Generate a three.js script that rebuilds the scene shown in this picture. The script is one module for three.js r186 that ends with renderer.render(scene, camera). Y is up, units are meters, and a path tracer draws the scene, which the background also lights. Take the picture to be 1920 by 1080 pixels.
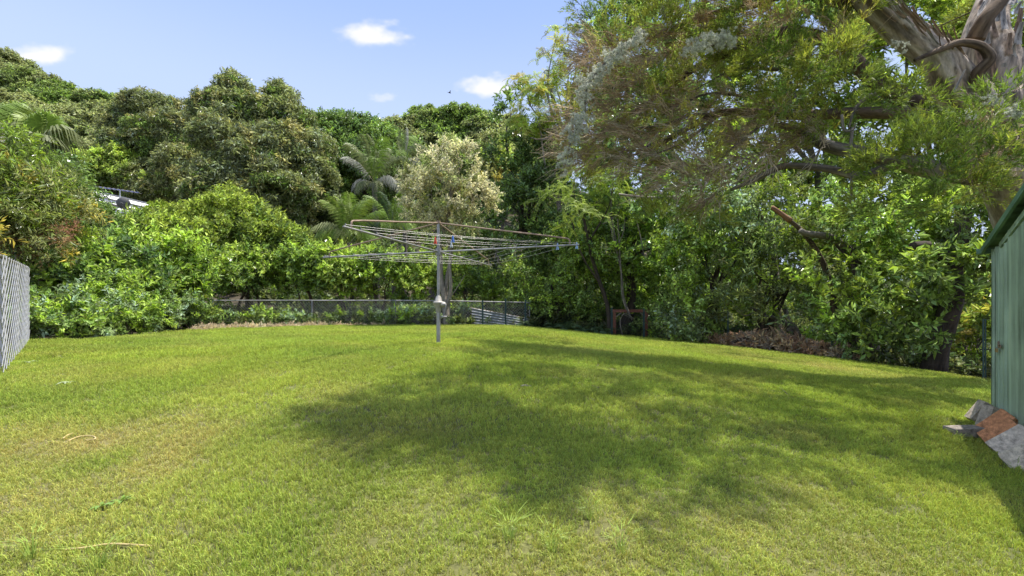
import * as THREE from 'three';
import { mergeGeometries } from 'three/addons/utils/BufferGeometryUtils.js';

// ---------------------------------------------------------------- camera, sky, sun, exposure
const F = 880, HORIZON = 590, EYE = 1.25;                 // lens in pixels of a 1920 x 1080 frame, level camera with a raised lens
const scene = new THREE.Scene();
const camera = new THREE.PerspectiveCamera(2 * Math.atan(540 / F) * 180 / Math.PI, 1920 / 1080, 0.05, 600);
camera.position.set(0, EYE, 0);
camera.lookAt(0, EYE, -10);
camera.setViewOffset(1920, 1080, 0, 540 - HORIZON, 1920, 1080);
const renderer = new THREE.WebGLRenderer({ antialias: true });
renderer.toneMapping = THREE.LinearToneMapping;
renderer.toneMappingExposure = 3.0;
renderer.shadowMap.enabled = true;
const SUN = new THREE.Vector3(0.30, 1, -0.13).normalize();
const sun = new THREE.DirectionalLight(new THREE.Color(1, 0.95, 0.88), 3.0);
sun.position.copy(SUN).multiplyScalar(60); sun.castShadow = true;
Object.assign(sun.shadow.camera, { left: -40, right: 40, top: 40, bottom: -40, near: 1, far: 160 });
sun.shadow.mapSize.set(4096, 4096);
scene.add(sun, sun.target);

// ---------------------------------------------------------------- helpers
function mulberry(a) { return () => { a |= 0; a = a + 0x6D2B79F5 | 0; let t = Math.imul(a ^ a >>> 15, 1 | a); t = t + Math.imul(t ^ t >>> 7, 61 | t) ^ t; return ((t ^ t >>> 14) >>> 0) / 4294967296; }; }
const hash3 = (x, y, z) => { let h = Math.imul(x, 374761393) + Math.imul(y, 668265263) + Math.imul(z, 2147483647 ^ 1274126177) | 0; h = Math.imul(h ^ h >>> 13, 1274126177); h ^= h >>> 16; return (h >>> 0) / 4294967296; };
const sm = t => t * t * (3 - 2 * t), mix = (a, b, t) => a + (b - a) * t, clamp = (x, a = 0, b = 1) => Math.max(a, Math.min(b, x));
const sstep = (a, b, x) => sm(clamp((x - a) / (b - a)));
function noise(x, y, z = 0) {
  const X = Math.floor(x), Y = Math.floor(y), Z = Math.floor(z), u = sm(x - X), v = sm(y - Y), w = sm(z - Z);
  const L = k => mix(mix(hash3(X, Y, Z + k), hash3(X + 1, Y, Z + k), u), mix(hash3(X, Y + 1, Z + k), hash3(X + 1, Y + 1, Z + k), u), v);
  return mix(L(0), L(1), w);
}
const fbm = (x, y, z = 0, n = 4) => { let s = 0, a = 0.5, t = 0; for (let i = 0; i < n; i++) { s += a * noise(x, y, z); t += a; a *= 0.5; x = x * 2.03 + 17.1; y = y * 2.03 + 5.7; z = z * 2.03 + 9.2; } return s / t; };
const V = (x, y, z) => new THREE.Vector3(x, y, z);
const px2 = (px, py, d) => V((px - 960) / F * d, EYE - (py - HORIZON) / F * d, -d);   // where a sight line reaches a given distance

// the lie of the land: a lawn that climbs to a flat, falls off to the side, and a bush hillside behind it
function landHeight(x, z) {
  const d = -z;
  let h = 0.84 * Math.tanh(Math.max(d, -6) / 5.2);
  h -= 0.083 * Math.log1p(Math.exp(x * 2.2)) / 2.2 * sstep(-2, 4, d);
  const a = x / Math.max(d, 6), side = mix(1, 0.42, sstep(-0.1, 0.75, a));
  const k = Math.max(0, d - 18.5);
  h += side * (k * 0.47 - 2.2 * (1 - Math.exp(-k / 4))) * (1 - 0.0016 * k);
  if (x > 8.5) h -= 0.22 * (1 - Math.exp(-(x - 8.5) / 2)) * sstep(22, 12, d);
  h += (fbm(x * 0.35, z * 0.35, 3) - 0.5) * 0.10 * sstep(1, 8, Math.abs(d) + 1);
  return h;
}
const LAWN = [[-6, -14], [-5.2, 4.7], [-8.35, 8.0], [-7.7, 8.5], [-7.95, 10.2], [-8.6, 13.6], [-6.9, 16.5], [1, 16.9], [4.6, 16.0], [6.3, 13.6], [7.9, 11.6], [8.2, 8.6], [8.6, 7.2], [9, -14]];
function inLawn(x, d) { let c = false; for (let i = 0, j = LAWN.length - 1; i < LAWN.length; j = i++) { const [xi, di] = LAWN[i], [xj, dj] = LAWN[j]; if ((di > d) !== (dj > d) && x < (xj - xi) * (d - di) / (dj - di) + xi) c = !c; } return c; }
const onLand = (x, d) => V(x, landHeight(x, -d), -d);
function groundAt(px, py) { let lo = 0.3, hi = 30; for (let d = lo; d < hi; d += 0.02) { const p = px2(px, py, d); if (p.y < landHeight(p.x, p.z)) return p; } return px2(px, py, hi); }

const used = {};
const numbered = n => { const k = used[n] = (used[n] ?? -1) + 1; return k ? n + '_' + String(k).padStart(3, '0') : n; };
function tag(o, label, category, group, kind) { if (label) o.userData.label = label; if (category) o.userData.category = category; if (group) o.userData.group = group; if (kind) o.userData.kind = kind; return o; }
function thing(name, label, category, pos = [0, 0, 0], group) { const o = new THREE.Group(); o.name = numbered(name); o.position.set(...(pos.isVector3 ? pos.toArray() : pos)); scene.add(o); return tag(o, label, category, group); }
function part(name, geo, mat, parent, kind) { const m = new THREE.Mesh(geo, mat); m.name = name; m.castShadow = m.receiveShadow = true; if (kind) m.userData.kind = kind; parent.add(m); return m; }

// a mesh builder: tubes, boxes and loose faces with colours and uv in metres
class MB {
  constructor() { this.p = []; this.c = []; this.u = []; this.i = []; }
  v(x, y, z, col, u = 0, w = 0) { this.p.push(x, y, z); this.c.push(col[0], col[1], col[2]); this.u.push(u, w); return this.p.length / 3 - 1; }
  tube(pts, rad, sides = 8, col = [1, 1, 1], bump = 0, cap = true) {
    const n = pts.length, T = V(0, 0, 0), A = V(0, 0, 0), B = V(0, 0, 0); let len = 0, first = 0, prev = null; const P0 = pts[0].x;
    for (let k = 0; k < n; k++) {
      T.subVectors(pts[Math.min(k + 1, n - 1)], pts[Math.max(k - 1, 0)]).normalize();
      if (!prev) { A.set(Math.abs(T.y) > 0.9 ? 1 : 0, Math.abs(T.y) > 0.9 ? 0 : 1, 0); } else A.copy(prev);
      A.addScaledVector(T, -A.dot(T)).normalize(); prev = A.clone(); B.crossVectors(T, A);
      if (k) len += pts[k].distanceTo(pts[k - 1]);
      const r = Array.isArray(rad) ? rad[k] : rad;
      for (let s = 0; s <= sides; s++) {
        const f = s / sides * Math.PI * 2, q = bump ? 1 + (fbm(Math.cos(f) * 1.6 + pts[k].x * 2, Math.sin(f) * 1.6 + 7, len * 1.6 / Math.max(r * 6, 0.3)) - 0.5) * bump + (bump > 0.35 ? (Math.abs(fbm(Math.cos(f) * 5 + P0, Math.sin(f) * 5, len * 1.1 + 3, 3) - 0.5) - 0.1) * 0.34 : 0) : 1;
        const ca = Math.cos(f) * r * q, sa = Math.sin(f) * r * q, P = pts[k];
        const id = this.v(P.x + A.x * ca + B.x * sa, P.y + A.y * ca + B.y * sa, P.z + A.z * ca + B.z * sa, typeof col === 'function' ? col(P, f, len) : col, s / sides * Math.max(0.1, 2 * Math.PI * r), len);
        if (!k && !s) first = id;
      }
    }
    const w = sides + 1;
    for (let k = 0; k < n - 1; k++) for (let s = 0; s < sides; s++) { const a = first + k * w + s, b = a + w; this.i.push(a, a + 1, b, a + 1, b + 1, b); }
    if (cap) for (const [k, flip] of [[0, 1], [n - 1, 0]]) { const P = pts[k], c = this.v(P.x, P.y, P.z, typeof col === 'function' ? col(P, 0, len) : col); for (let s = 0; s < sides; s++) { const a = first + k * w + s; flip ? this.i.push(c, a + 1, a) : this.i.push(c, a, a + 1); } }
    return this;
  }
  rod(a, b, r, col = [1, 1, 1], sides = 4) { return this.tube([a, b], r, sides, col, 0, false); }
  tri(a, b, c, col) { const k = this.v(...a, col); this.v(...b, col); this.v(...c, col); this.i.push(k, k + 1, k + 2); return this; }
  geo(smooth = true) {
    const g = new THREE.BufferGeometry();
    g.setAttribute('position', new THREE.Float32BufferAttribute(this.p, 3)); g.setAttribute('color', new THREE.Float32BufferAttribute(this.c, 3)); g.setAttribute('uv', new THREE.Float32BufferAttribute(this.u, 2));
    g.setIndex(this.i); if (smooth) g.computeVertexNormals(); return g;
  }
}
const curve = (pts, n) => new THREE.CatmullRomCurve3(pts).getPoints(n);
const boxGeo = (w, h, d, x = 0, y = 0, z = 0) => { const g = new THREE.BoxGeometry(w, h, d).translate(x, y, z); return g.setAttribute('color', new THREE.Float32BufferAttribute(new Array(72).fill(1), 3)); };

// ---------------------------------------------------------------- textures and materials
function tex(w, h, fn, srgb = false, rx = 1, ry = 1) {
  const data = new Uint8Array(w * h * 4);
  for (let y = 0; y < h; y++) for (let x = 0; x < w; x++) { const c = fn(x / w, y / h); for (let k = 0; k < 3; k++) data[(y * w + x) * 4 + k] = clamp(Array.isArray(c) ? c[k] : c) * 255; data[(y * w + x) * 4 + 3] = 255; }
  const t = new THREE.DataTexture(data, w, h); t.wrapS = t.wrapT = THREE.RepeatWrapping; t.magFilter = THREE.LinearFilter; t.minFilter = THREE.LinearMipmapLinearFilter; t.repeat.set(rx, ry); if (srgb) t.colorSpace = THREE.SRGBColorSpace; t.needsUpdate = true; return t;
}
const tileN = (u, v, fu, fv, s) => {            // noise that repeats after one tile
  const a = fbm(u * fu, v * fv, s, 4), b = fbm((u - 1) * fu, v * fv, s, 4), c = fbm(u * fu, (v - 1) * fv, s, 4), d = fbm((u - 1) * fu, (v - 1) * fv, s, 4);
  const x = sm(u), y = sm(v); return mix(mix(a, b, x), mix(c, d, x), y);
};
const barkTex = tex(256, 512, (u, v) => { const s = tileN(u, v, 22, 5, 1), q = tileN(u, v, 60, 24, 4); const k = clamp(0.25 + 0.9 * (s - 0.25) + 0.5 * (q - 0.5)); return [k, k * 0.97, k * 0.93]; }, false);
const grainTex = tex(256, 256, (u, v) => 0.62 + 0.6 * (tileN(u, v, 30, 30, 2) - 0.4) + 0.4 * (tileN(u, v, 90, 90, 8) - 0.5));
const std = (o) => new THREE.MeshStandardMaterial({ roughness: 0.8, ...o });
const barkMat = (r, g, b) => std({ vertexColors: true, color: new THREE.Color().setRGB(r, g, b), map: barkTex, bumpMap: barkTex, bumpScale: 0.012, roughness: 0.95 });
const BARK = { grey: barkMat(0.30, 0.27, 0.23), brown: barkMat(0.20, 0.145, 0.10), dark: barkMat(0.11, 0.085, 0.065), pale: barkMat(0.48, 0.43, 0.36), paper: barkMat(0.62, 0.545, 0.48) };
const leafMat = (gloss, trans, rough = 0.42) => new THREE.MeshPhysicalMaterial({ vertexColors: true, roughness: 1, transmission: trans, thickness: 0, side: THREE.DoubleSide, specularIntensity: 0.5, clearcoat: gloss, clearcoatRoughness: rough });
const LEAF = { soft: leafMat(0.45, 0.5, 0.38), gloss: leafMat(0.85, 0.42, 0.27), dull: leafMat(0, 0.4) };

// ---------------------------------------------------------------- sprays of leaves, the units crowns are made of (stem along +y)
function leafFaces(m, base, dir, side, len, wid, fold, col, bend = 0.15) {
  const up = V(0, 0, 0).crossVectors(side, dir).normalize();
  const mid = base.clone().addScaledVector(dir, len * 0.45), tip = base.clone().addScaledVector(dir, len).addScaledVector(up, -bend * len);
  const L = mid.clone().addScaledVector(side, wid / 2).addScaledVector(up, fold * wid), R = mid.clone().addScaledVector(side, -wid / 2).addScaledVector(up, fold * wid);
  m.tri(base.toArray(), L.toArray(), tip.toArray(), col); m.tri(base.toArray(), tip.toArray(), R.toArray(), col);
}
const rdir = R => { const z = R() * 2 - 1, a = R() * 6.2832, s = Math.sqrt(1 - z * z); return V(s * Math.cos(a), z, s * Math.sin(a)); };
function spraySimple(seed, { twigs = 4, n = 9, twig = 0.32, len = 0.08, wid = 0.04, fan = 0.8, droop = 0, vary = 0.25, stem = [0.5, 0.4, 0.25], stemR = 0.003, whorl = false }) {
  const R = mulberry(seed), m = new MB();
  for (let t = 0; t < twigs; t++) {
    const dir = t ? V((R() - 0.5) * 2 * fan, 1, (R() - 0.5) * 2 * fan).normalize() : V(0, 1, 0), L = twig * (0.7 + 0.5 * R());
    const o = V(0, t ? twig * 0.25 * R() : 0, 0), sideways = V(R() - 0.5, 0, R() - 0.5).multiplyScalar(0.3);
    const at = s => o.clone().addScaledVector(dir, L * s).addScaledVector(sideways, s * s * L).add(V(0, -droop * s * s * L, 0));
    m.tube([at(0), at(0.5), at(1)], [stemR, stemR * 0.7, stemR * 0.4], 3, stem, 0, false);
    for (let k = 0; k < n; k++) {
      const s = 0.2 + 0.8 * (k + R() * 0.6) / n, b = at(Math.min(1, s)), tan = at(Math.min(1, s + 0.05)).sub(at(s - 0.1)).normalize(), q = k * 2.4 + R();
      let out = rdir(R); out.addScaledVector(tan, -out.dot(tan)).normalize().applyAxisAngle(tan, q);
      const d = out.multiplyScalar(0.9).addScaledVector(tan, 0.55 + 0.5 * R()).add(V(0, -droop, 0)).normalize();
      const sd = V(0, 0, 0).crossVectors(d, V(R() - 0.5, 1, R() - 0.5)).normalize(), f0 = R() < 0.1 ? 1.7 : 0.42 + 1.25 * Math.pow(R(), 1.3), f = mix(1, f0, vary * 4), l = len * (0.7 + 0.6 * R());  // wide random leaf tones: dark leaves paint in shaded gaps, pale ones glints
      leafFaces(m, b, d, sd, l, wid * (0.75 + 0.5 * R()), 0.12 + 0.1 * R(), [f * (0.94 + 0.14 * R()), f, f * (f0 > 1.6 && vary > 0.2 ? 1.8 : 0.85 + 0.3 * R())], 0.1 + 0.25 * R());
    }
  }
  return m.geo(false);
}
function sprayPinnate(seed, { fronds = 5, L = 0.42, pairs = 9, len = 0.085, wid = 0.03 }) {
  const R = mulberry(seed), m = new MB();
  for (let t = 0; t < fronds; t++) {
    const a = t / fronds * 6.28 + R(), out = V(Math.cos(a), 0.5 + 0.5 * R(), Math.sin(a)).normalize(), side = V(-Math.sin(a), 0, Math.cos(a)), l = L * (0.75 + 0.5 * R());
    const at = s => V(0, 0.02, 0).addScaledVector(out, l * s).add(V(0, -0.55 * l * s * s, 0));
    m.tube([at(0), at(0.5), at(1)], [0.003, 0.002, 0.0012], 3, [0.7, 0.6, 0.3], 0, false);
    for (let k = 1; k <= pairs; k++) for (const q of [-1, 1]) {
      const s = k / (pairs + 0.5), d = side.clone().multiplyScalar(q).addScaledVector(out, 0.45).add(V(0, -0.25 - 0.3 * R(), 0)).normalize(), f = 0.8 + 0.4 * R();
      leafFaces(m, at(s), d, at(Math.min(1, s + 0.1)).sub(at(s - 0.1)).normalize(), len * (1.1 - 0.5 * s) * (0.8 + 0.4 * R()), wid, 0.1, [f, f, f * 0.9], 0.15);
    }
  }
  return m.geo(false);
}
function sprayNeedle(seed, { n = 150, L = 0.34, len = 0.05, wid = 0.006, twigs = 5 }) {
  const R = mulberry(seed), m = new MB();
  for (let t = 0; t < twigs; t++) {
    const dir = V((R() - 0.5) * 1.1, 1, (R() - 0.5) * 1.1).normalize(), l = L * (0.7 + 0.5 * R()), bend = V(R() - 0.5, -0.2, R() - 0.5).multiplyScalar(0.25);
    const at = s => V(0, 0, 0).addScaledVector(dir, l * s).addScaledVector(bend, s * s * l);
    m.tube([at(0), at(0.5), at(1)], [0.003, 0.002, 0.001], 3, [0.9, 0.62, 0.45], 0, false);
    for (let k = 0; k < n / twigs; k++) {
      const s = 0.25 + 0.75 * R(), b = at(s), tan = dir.clone().addScaledVector(bend, 2 * s).normalize(), o = rdir(R); o.addScaledVector(tan, -o.dot(tan)).normalize();
      const d = tan.multiplyScalar(0.8 + 0.5 * R()).addScaledVector(o, 0.75).normalize(), sd = V(0, 0, 0).crossVectors(d, rdir(R)).normalize(), f = 0.45 + 1.1 * R();  // needle tones spread as widely, painting shaded gaps and glints into the tufts
      const e = b.clone().addScaledVector(d, len * (0.7 + 0.6 * R()));
      m.tri(b.clone().addScaledVector(sd, wid / 2).toArray(), b.clone().addScaledVector(sd, -wid / 2).toArray(), e.toArray(), [f * (0.95 + 0.15 * R()), f, f * 0.8]);
    }
  }
  return m.geo(false);
}
function sprayTwig(seed, { n = 16, L = 0.6, r = 0.0035 }) {
  const R = mulberry(seed), m = new MB();
  for (let k = 0; k < n; k++) {
    const dir = V((R() - 0.5) * 0.9, 1, (R() - 0.5) * 0.9).normalize(), o = V(0, L * 0.45 * R(), 0).addScaledVector(dir, 0.02), l = L * (0.3 + 0.6 * R()), b1 = rdir(R).multiplyScalar(0.12), b2 = rdir(R).multiplyScalar(0.2), f = 0.6 + 0.7 * R();
    const pts = [0, 0.35, 0.7, 1].map(s => o.clone().addScaledVector(dir, l * s).addScaledVector(b1, Math.sin(s * 5) * l).addScaledVector(b2, s * s * l));
    m.tube(pts, [r, r * 0.8, r * 0.6, r * 0.35], 3, [f, f * 0.96, f * 0.9], 0, false);
  }
  return m.geo(false);
}
function sprayBlossom(seed) {
  const R = mulberry(seed), m = new MB();
  for (let k = 0; k < 6; k++) {
    const c = rdir(R).multiplyScalar(0.07);
    for (let s = 0; s < 34; s++) { const d = rdir(R), sd = V(0, 0, 0).crossVectors(d, rdir(R)).normalize(), e = c.clone().addScaledVector(d, 0.03 + 0.02 * R()), f = 0.8 + 0.3 * R(); m.tri(c.clone().addScaledVector(sd, 0.004).toArray(), c.clone().addScaledVector(sd, -0.004).toArray(), e.clone().addScaledVector(sd, 0.002).toArray(), [f, f, f * 0.95]); }
  }
  return m.geo(false);
}
const SPRAY = {
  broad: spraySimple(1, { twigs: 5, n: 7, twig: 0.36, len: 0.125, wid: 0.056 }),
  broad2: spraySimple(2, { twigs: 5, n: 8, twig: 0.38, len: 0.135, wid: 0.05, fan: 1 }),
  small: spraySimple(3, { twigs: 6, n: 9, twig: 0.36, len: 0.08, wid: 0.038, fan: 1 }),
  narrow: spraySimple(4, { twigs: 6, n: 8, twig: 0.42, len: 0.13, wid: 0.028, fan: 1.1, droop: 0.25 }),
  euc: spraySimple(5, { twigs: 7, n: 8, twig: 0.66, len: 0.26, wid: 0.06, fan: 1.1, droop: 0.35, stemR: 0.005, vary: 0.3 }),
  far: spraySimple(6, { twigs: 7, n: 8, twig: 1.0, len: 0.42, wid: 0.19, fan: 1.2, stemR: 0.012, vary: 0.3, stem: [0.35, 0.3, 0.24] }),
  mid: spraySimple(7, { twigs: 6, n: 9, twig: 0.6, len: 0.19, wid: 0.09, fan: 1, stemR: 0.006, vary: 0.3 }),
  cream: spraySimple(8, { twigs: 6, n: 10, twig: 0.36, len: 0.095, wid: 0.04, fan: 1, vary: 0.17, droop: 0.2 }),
  pinnate: sprayPinnate(9, {}),
  feather: sprayPinnate(10, { fronds: 5, L: 0.5, pairs: 13, len: 0.06, wid: 0.02 }),
  needle: sprayNeedle(11, { n: 62, L: 0.3, len: 0.095, wid: 0.015, twigs: 5 }),
  needle2: sprayNeedle(12, { n: 56, L: 0.38, len: 0.09, wid: 0.014, twigs: 4 }),
  twig: sprayTwig(13, { n: 12, L: 0.6, r: 0.0048 }),
  blossom: sprayBlossom(14),
};

// lobes -> clumps -> sprays. One InstancedMesh per crown, tinted spray by spray.
let instances = 0;
function scatter(parent, name, geo, mat, items, label) {
  const m = new THREE.InstancedMesh(geo, mat, items.length); m.name = name; m.castShadow = m.receiveShadow = true;
  items.forEach((it, k) => { m.setMatrixAt(k, it.m); m.setColorAt(k, it.c); }); instances += items.length;
  tag(m, label, null, null, 'stuff'); parent.add(m); return m;
}
const Q = new THREE.Quaternion(), Q2 = new THREE.Quaternion(), UP = V(0, 1, 0), col = (c, f = 1) => new THREE.Color().setRGB(c[0] * f, c[1] * f, c[2] * f);
function placed(pos, axis, spin, s, c) { Q.setFromUnitVectors(UP, axis); Q2.setFromAxisAngle(UP, spin); return { m: new THREE.Matrix4().compose(pos, Q.clone().multiply(Q2), V(s, s, s)), c }; }
function crownItems(R, origin, lobes, { cs: cs0 = 0.5, dens = 10, tints, size = 1, up = 0.35, fill = 1, under = 0.35, back = 1, patch = 0.5, vary = 0.22, jit = 0 }) {
  const items = [];
  for (const { c, r } of lobes) {
    const cs = Math.min(cs0, Math.max(0.2, r.x * 0.7)), area = 4 * Math.PI * Math.pow((Math.pow(r.x * r.y, 1.6) + Math.pow(r.x * r.z, 1.6) + Math.pow(r.y * r.z, 1.6)) / 3, 1 / 1.6), n = Math.max(3, Math.round(fill * area / (cs * cs * 2.6)));
    for (let k = 0; k < n; k++) {
      const d = rdir(R); if (d.y < -0.3 && R() > under) d.y *= -1;
      if (d.z < -0.25 && R() > back) d.z *= -1;
      const q = 0.62 + 0.42 * R(), cc = c.clone().add(V(d.x * r.x, d.y * r.y, d.z * r.z).multiplyScalar(q)), kr = cs * (0.65 + 0.7 * R());
      const pick = clamp(fbm(cc.x * patch, cc.y * patch, cc.z * patch, 2) * 1.8 - 0.4 + (R() - 0.5) * 0.5) * (tints.length - 1), a = Math.floor(pick), b = Math.min(a + 1, tints.length - 1), f = pick - a;
      const tint0 = [0, 1, 2].map(i => mix(tints[a][i], tints[b][i], f)), ns = Math.max(2, Math.round(dens * kr * kr * 4));
      for (let s = 0; s < ns; s++) {
        const tint = R() < jit ? tints[Math.floor(R() * tints.length)] : tint0, e = rdir(R); if (e.dot(d) < -0.35) e.multiplyScalar(-1); if (e.y < -0.5 && R() > 0.4) e.y *= -1;
        const p = cc.clone().add(V(e.x, e.y * 0.75, e.z).multiplyScalar(kr * (0.3 + 0.7 * Math.sqrt(R()))));
        const ax = e.multiplyScalar(0.8).addScaledVector(d, 0.45).add(V(0, up, 0)).addScaledVector(rdir(R), 0.55).normalize();
        items.push(placed(p.sub(origin), ax, R() * 6.28, size * (0.7 + 0.6 * R()), col(tint, 1 + (R() - 0.5) * 2 * vary)));
      }
    }
  }
  return items;
}
const lobe = (px, py, d, rx, ry = 0.85, rz = 0.9) => { const s = d / F; return { c: px2(px, py, d), r: V(rx * s, rx * s * ry, rx * s * rz) }; };
const wob = (R, a, b, n, w) => { const out = []; for (let k = 0; k <= n; k++) { const t = k / n; out.push(a.clone().lerp(b, t).add(rdir(R).multiplyScalar(k && k < n ? w * a.distanceTo(b) : 0))); } return out; };
// a tree or shrub: trunk, limbs to its lobes, a crown of sprays
function tree(name, label, category, seed, { base, lobes, leaf = 'mid', mat = 'soft', bark = 'grey', r = 0.18, group, limbs = 5, stems = 1, crown = 'crown', fork = 0.45, ...o }) {
  const R = mulberry(seed), b = onLand(...base).add(V(0, -0.06, 0)), t = thing(name, label, category, b, group);
  const mid = V(0, 0, 0); lobes.forEach(l => mid.add(l.c)); mid.multiplyScalar(1 / lobes.length); const mb = BARK[bark];
  for (let s = 0; s < stems; s++) {
    const foot = V((R() - 0.5) * r * 5 * (stems > 1), 0, (R() - 0.5) * r * 5 * (stems > 1)), top = mid.clone().sub(b).add(V((R() - 0.5) * (stems > 1 ? mid.y - b.y : 0) * 0.5, 0, 0));
    const p = curve(wob(R, foot, top, 4, 0.05), 12);
    part('trunk', new MB().tube(p, p.map((_, k) => r * (1.15 - 0.75 * k / 12) * (k ? 1 : 1.25)), 9, [1, 1, 1], 0.25).geo(), mb, t);
    if (!s) for (const l of lobes.slice(0, limbs)) {
      const from = p[Math.round((fork + 0.4 * R()) * 12)], to = l.c.clone().sub(b).add(V(0, l.r.y * 0.3, 0)), q = curve(wob(R, from, to, 3, 0.09), 8);
      const g = new MB().tube(q, q.map((_, k) => r * 0.5 * (1 - 0.8 * k / 8)), 6, [1, 1, 1], 0.15);
      for (let j = 0; j < 4; j++) { const f = q[4 + j], e = f.clone().add(rdir(R).add(V(0, 0.4, 0)).multiplyScalar(l.r.y * 0.7)), w = curve(wob(R, f, e, 2, 0.12), 4); g.tube(w, w.map((_, k) => r * 0.16 * (1 - 0.18 * k)), 4, [1, 1, 1], 0, false); }
      part('limb', g.geo(), mb, t);
    }
  }
  scatter(t, crown, SPRAY[leaf], LEAF[mat], crownItems(R, b, lobes, o));
  return t;
}

// ---------------------------------------------------------------- the sky: pale blue air with four small fair-weather clouds in view, added fill-light clouds outside it
{
  const W = 4096, H = 2048, data = new Float32Array(W * H * 4), expo = 2.75;
  const stops = [[-90, 0.62, 0.72, 0.86], [-2, 0.66, 0.77, 0.97], [12, 0.62, 0.74, 1.0], [22, 0.55, 0.69, 1.02], [34, 0.38, 0.54, 1.0], [55, 0.39, 0.55, 1.0], [90, 0.39, 0.55, 1.0]];
  const clouds = [[68, 107, 55, 22, 3.1, 1], [697, 71, 54, 24, 7.7, 1], [922, 166, 46, 22, 12.4, 0.95], [720, 184, 22, 10, 20.2, 0.4]].map(([px, py, w, h, s, k]) => ({ x: (px - 960) / F, y: (HORIZON - py) / F, w: w / F, h: h / F, s, k }));
  for (let row = 0; row < H; row++) {
    const el = ((row + 0.5) / H - 0.5) * Math.PI, deg = el * 180 / Math.PI; let i = 0; while (i < stops.length - 2 && deg > stops[i + 1][0]) i++;
    const f = sstep(stops[i][0], stops[i + 1][0], deg) * 0.4 + 0.6 * clamp((deg - stops[i][0]) / (stops[i + 1][0] - stops[i][0])), base = [1, 2, 3].map(k => mix(stops[i][k], stops[i + 1][k], f));
    for (let c = 0; c < W; c++) {
      const az = ((c + 0.5) / W - 0.5) * 2 * Math.PI, dx = Math.cos(az) * Math.cos(el), dz = Math.sin(az) * Math.cos(el), dy = Math.sin(el), o = (row * W + c) * 4;
      let a = 0;
      if (dz < -0.1 && dy > 0.05) {
        const x = dx / -dz, y = dy / -dz;
        for (const k of clouds) {
          const u = (x - k.x) / k.w, v = (y - k.y) / k.h; if (u * u > 6 || v * v > 8) continue;
          const n = fbm(u * 1.7 + k.s, v * 1.5, k.s, 6), flat = v < 0 ? v * 1.35 : v * 0.95;
          a = Math.max(a, k.k * sstep(0.0, 1.1, 1.3 - Math.sqrt(u * u * 0.85 + flat * flat) + (n - 0.5) * 1.7));
        }
      }
      let b = 0; // brighter clouds added only outside the view, to raise the fill light
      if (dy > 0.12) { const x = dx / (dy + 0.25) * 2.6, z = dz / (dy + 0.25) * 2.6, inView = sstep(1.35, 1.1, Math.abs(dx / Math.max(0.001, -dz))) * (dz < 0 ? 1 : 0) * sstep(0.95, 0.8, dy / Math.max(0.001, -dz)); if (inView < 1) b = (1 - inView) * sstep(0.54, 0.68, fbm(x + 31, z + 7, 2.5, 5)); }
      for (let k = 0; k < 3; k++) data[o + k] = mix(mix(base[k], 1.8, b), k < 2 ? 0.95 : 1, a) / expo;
      data[o + 3] = 1;
    }
  }
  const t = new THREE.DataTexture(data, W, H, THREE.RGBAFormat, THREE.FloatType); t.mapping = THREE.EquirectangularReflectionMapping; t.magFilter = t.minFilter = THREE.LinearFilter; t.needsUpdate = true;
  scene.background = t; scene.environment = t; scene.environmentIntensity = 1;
}

// ---------------------------------------------------------------- ground: one sheet to the horizon, the lawn a sheet above it
const dryness = (x, z) => {            // straw-coloured worn patches in the lawn
  let k = 0.12 * sstep(0.52, 0.75, fbm(x * 0.55 + 3, z * 0.55, 5)) + 0.2 * sstep(0.5, 0.7, fbm(x * 1.9, z * 1.9, 9));
  for (const [cx, cd, r, w] of [[-2.75, 3.1, 0.75, 0.8], [-1.9, 2.3, 0.9, 0.6], [-3.3, 2.4, 0.8, 0.55], [1.1, 1.75, 0.7, 0.4], [0.2, 1.8, 0.6, 0.35], [5.6, 8.2, 1.0, 0.75], [5.0, 10.4, 1.3, 0.45], [-0.1, 2.2, 0.7, 0.4], [-4.6, 4.2, 0.9, 0.25]]) k += w * Math.exp(-((x - cx) ** 2 + (z + cd) ** 2) / (r * r)) * (0.05 + 0.75 * noise(x * 3, z * 3, 2));
  return clamp(k);
};
function sheet(xs, zs, hgt, colour, keep) {
  const m = new MB(), id = {};
  const at = (i, j) => id[i + ',' + j] ??= m.v(xs[i], hgt(xs[i], zs[j]), zs[j], colour(xs[i], zs[j]), xs[i], zs[j]);
  for (let i = 0; i < xs.length - 1; i++) for (let j = 0; j < zs.length - 1; j++) {
    if (keep && !keep((xs[i] + xs[i + 1]) / 2, -(zs[j] + zs[j + 1]) / 2)) continue;
    const a = at(i, j), b = at(i + 1, j), c = at(i + 1, j + 1), d = at(i, j + 1); m.i.push(a, c, b, a, d, c);
  }
  return m.geo();
}
const steps = (marks) => { const out = []; for (let k = 0; k < marks.length - 1; k += 2) { const [a, s, b] = [marks[k], marks[k + 1], marks[k + 2]]; for (let x = a; x < b - 1e-6; x += s) out.push(x); } out.push(marks[marks.length - 1]); return out; };
const soilMat = std({ vertexColors: true, map: grainTex, bumpMap: grainTex, bumpScale: 0.02, roughness: 1 });
tag(part('ground', sheet(steps([-220, 12, -40, 2, -14, 0.5, 14, 2, 40, 12, 224]), steps([-240, 10, -80, 3, -26, 0.5, 6, 8, 46]), (x, z) => landHeight(x, z) - 0.02,
  (x, z) => { const n = fbm(x * 0.5, z * 0.5, 7); return [0.045 + 0.06 * n, 0.036 + 0.045 * n, 0.02 + 0.022 * n]; }), soilMat, scene), 'brown leaf littered soil under the bushes and up the wooded hillside', null, null, 'structure');
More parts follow.
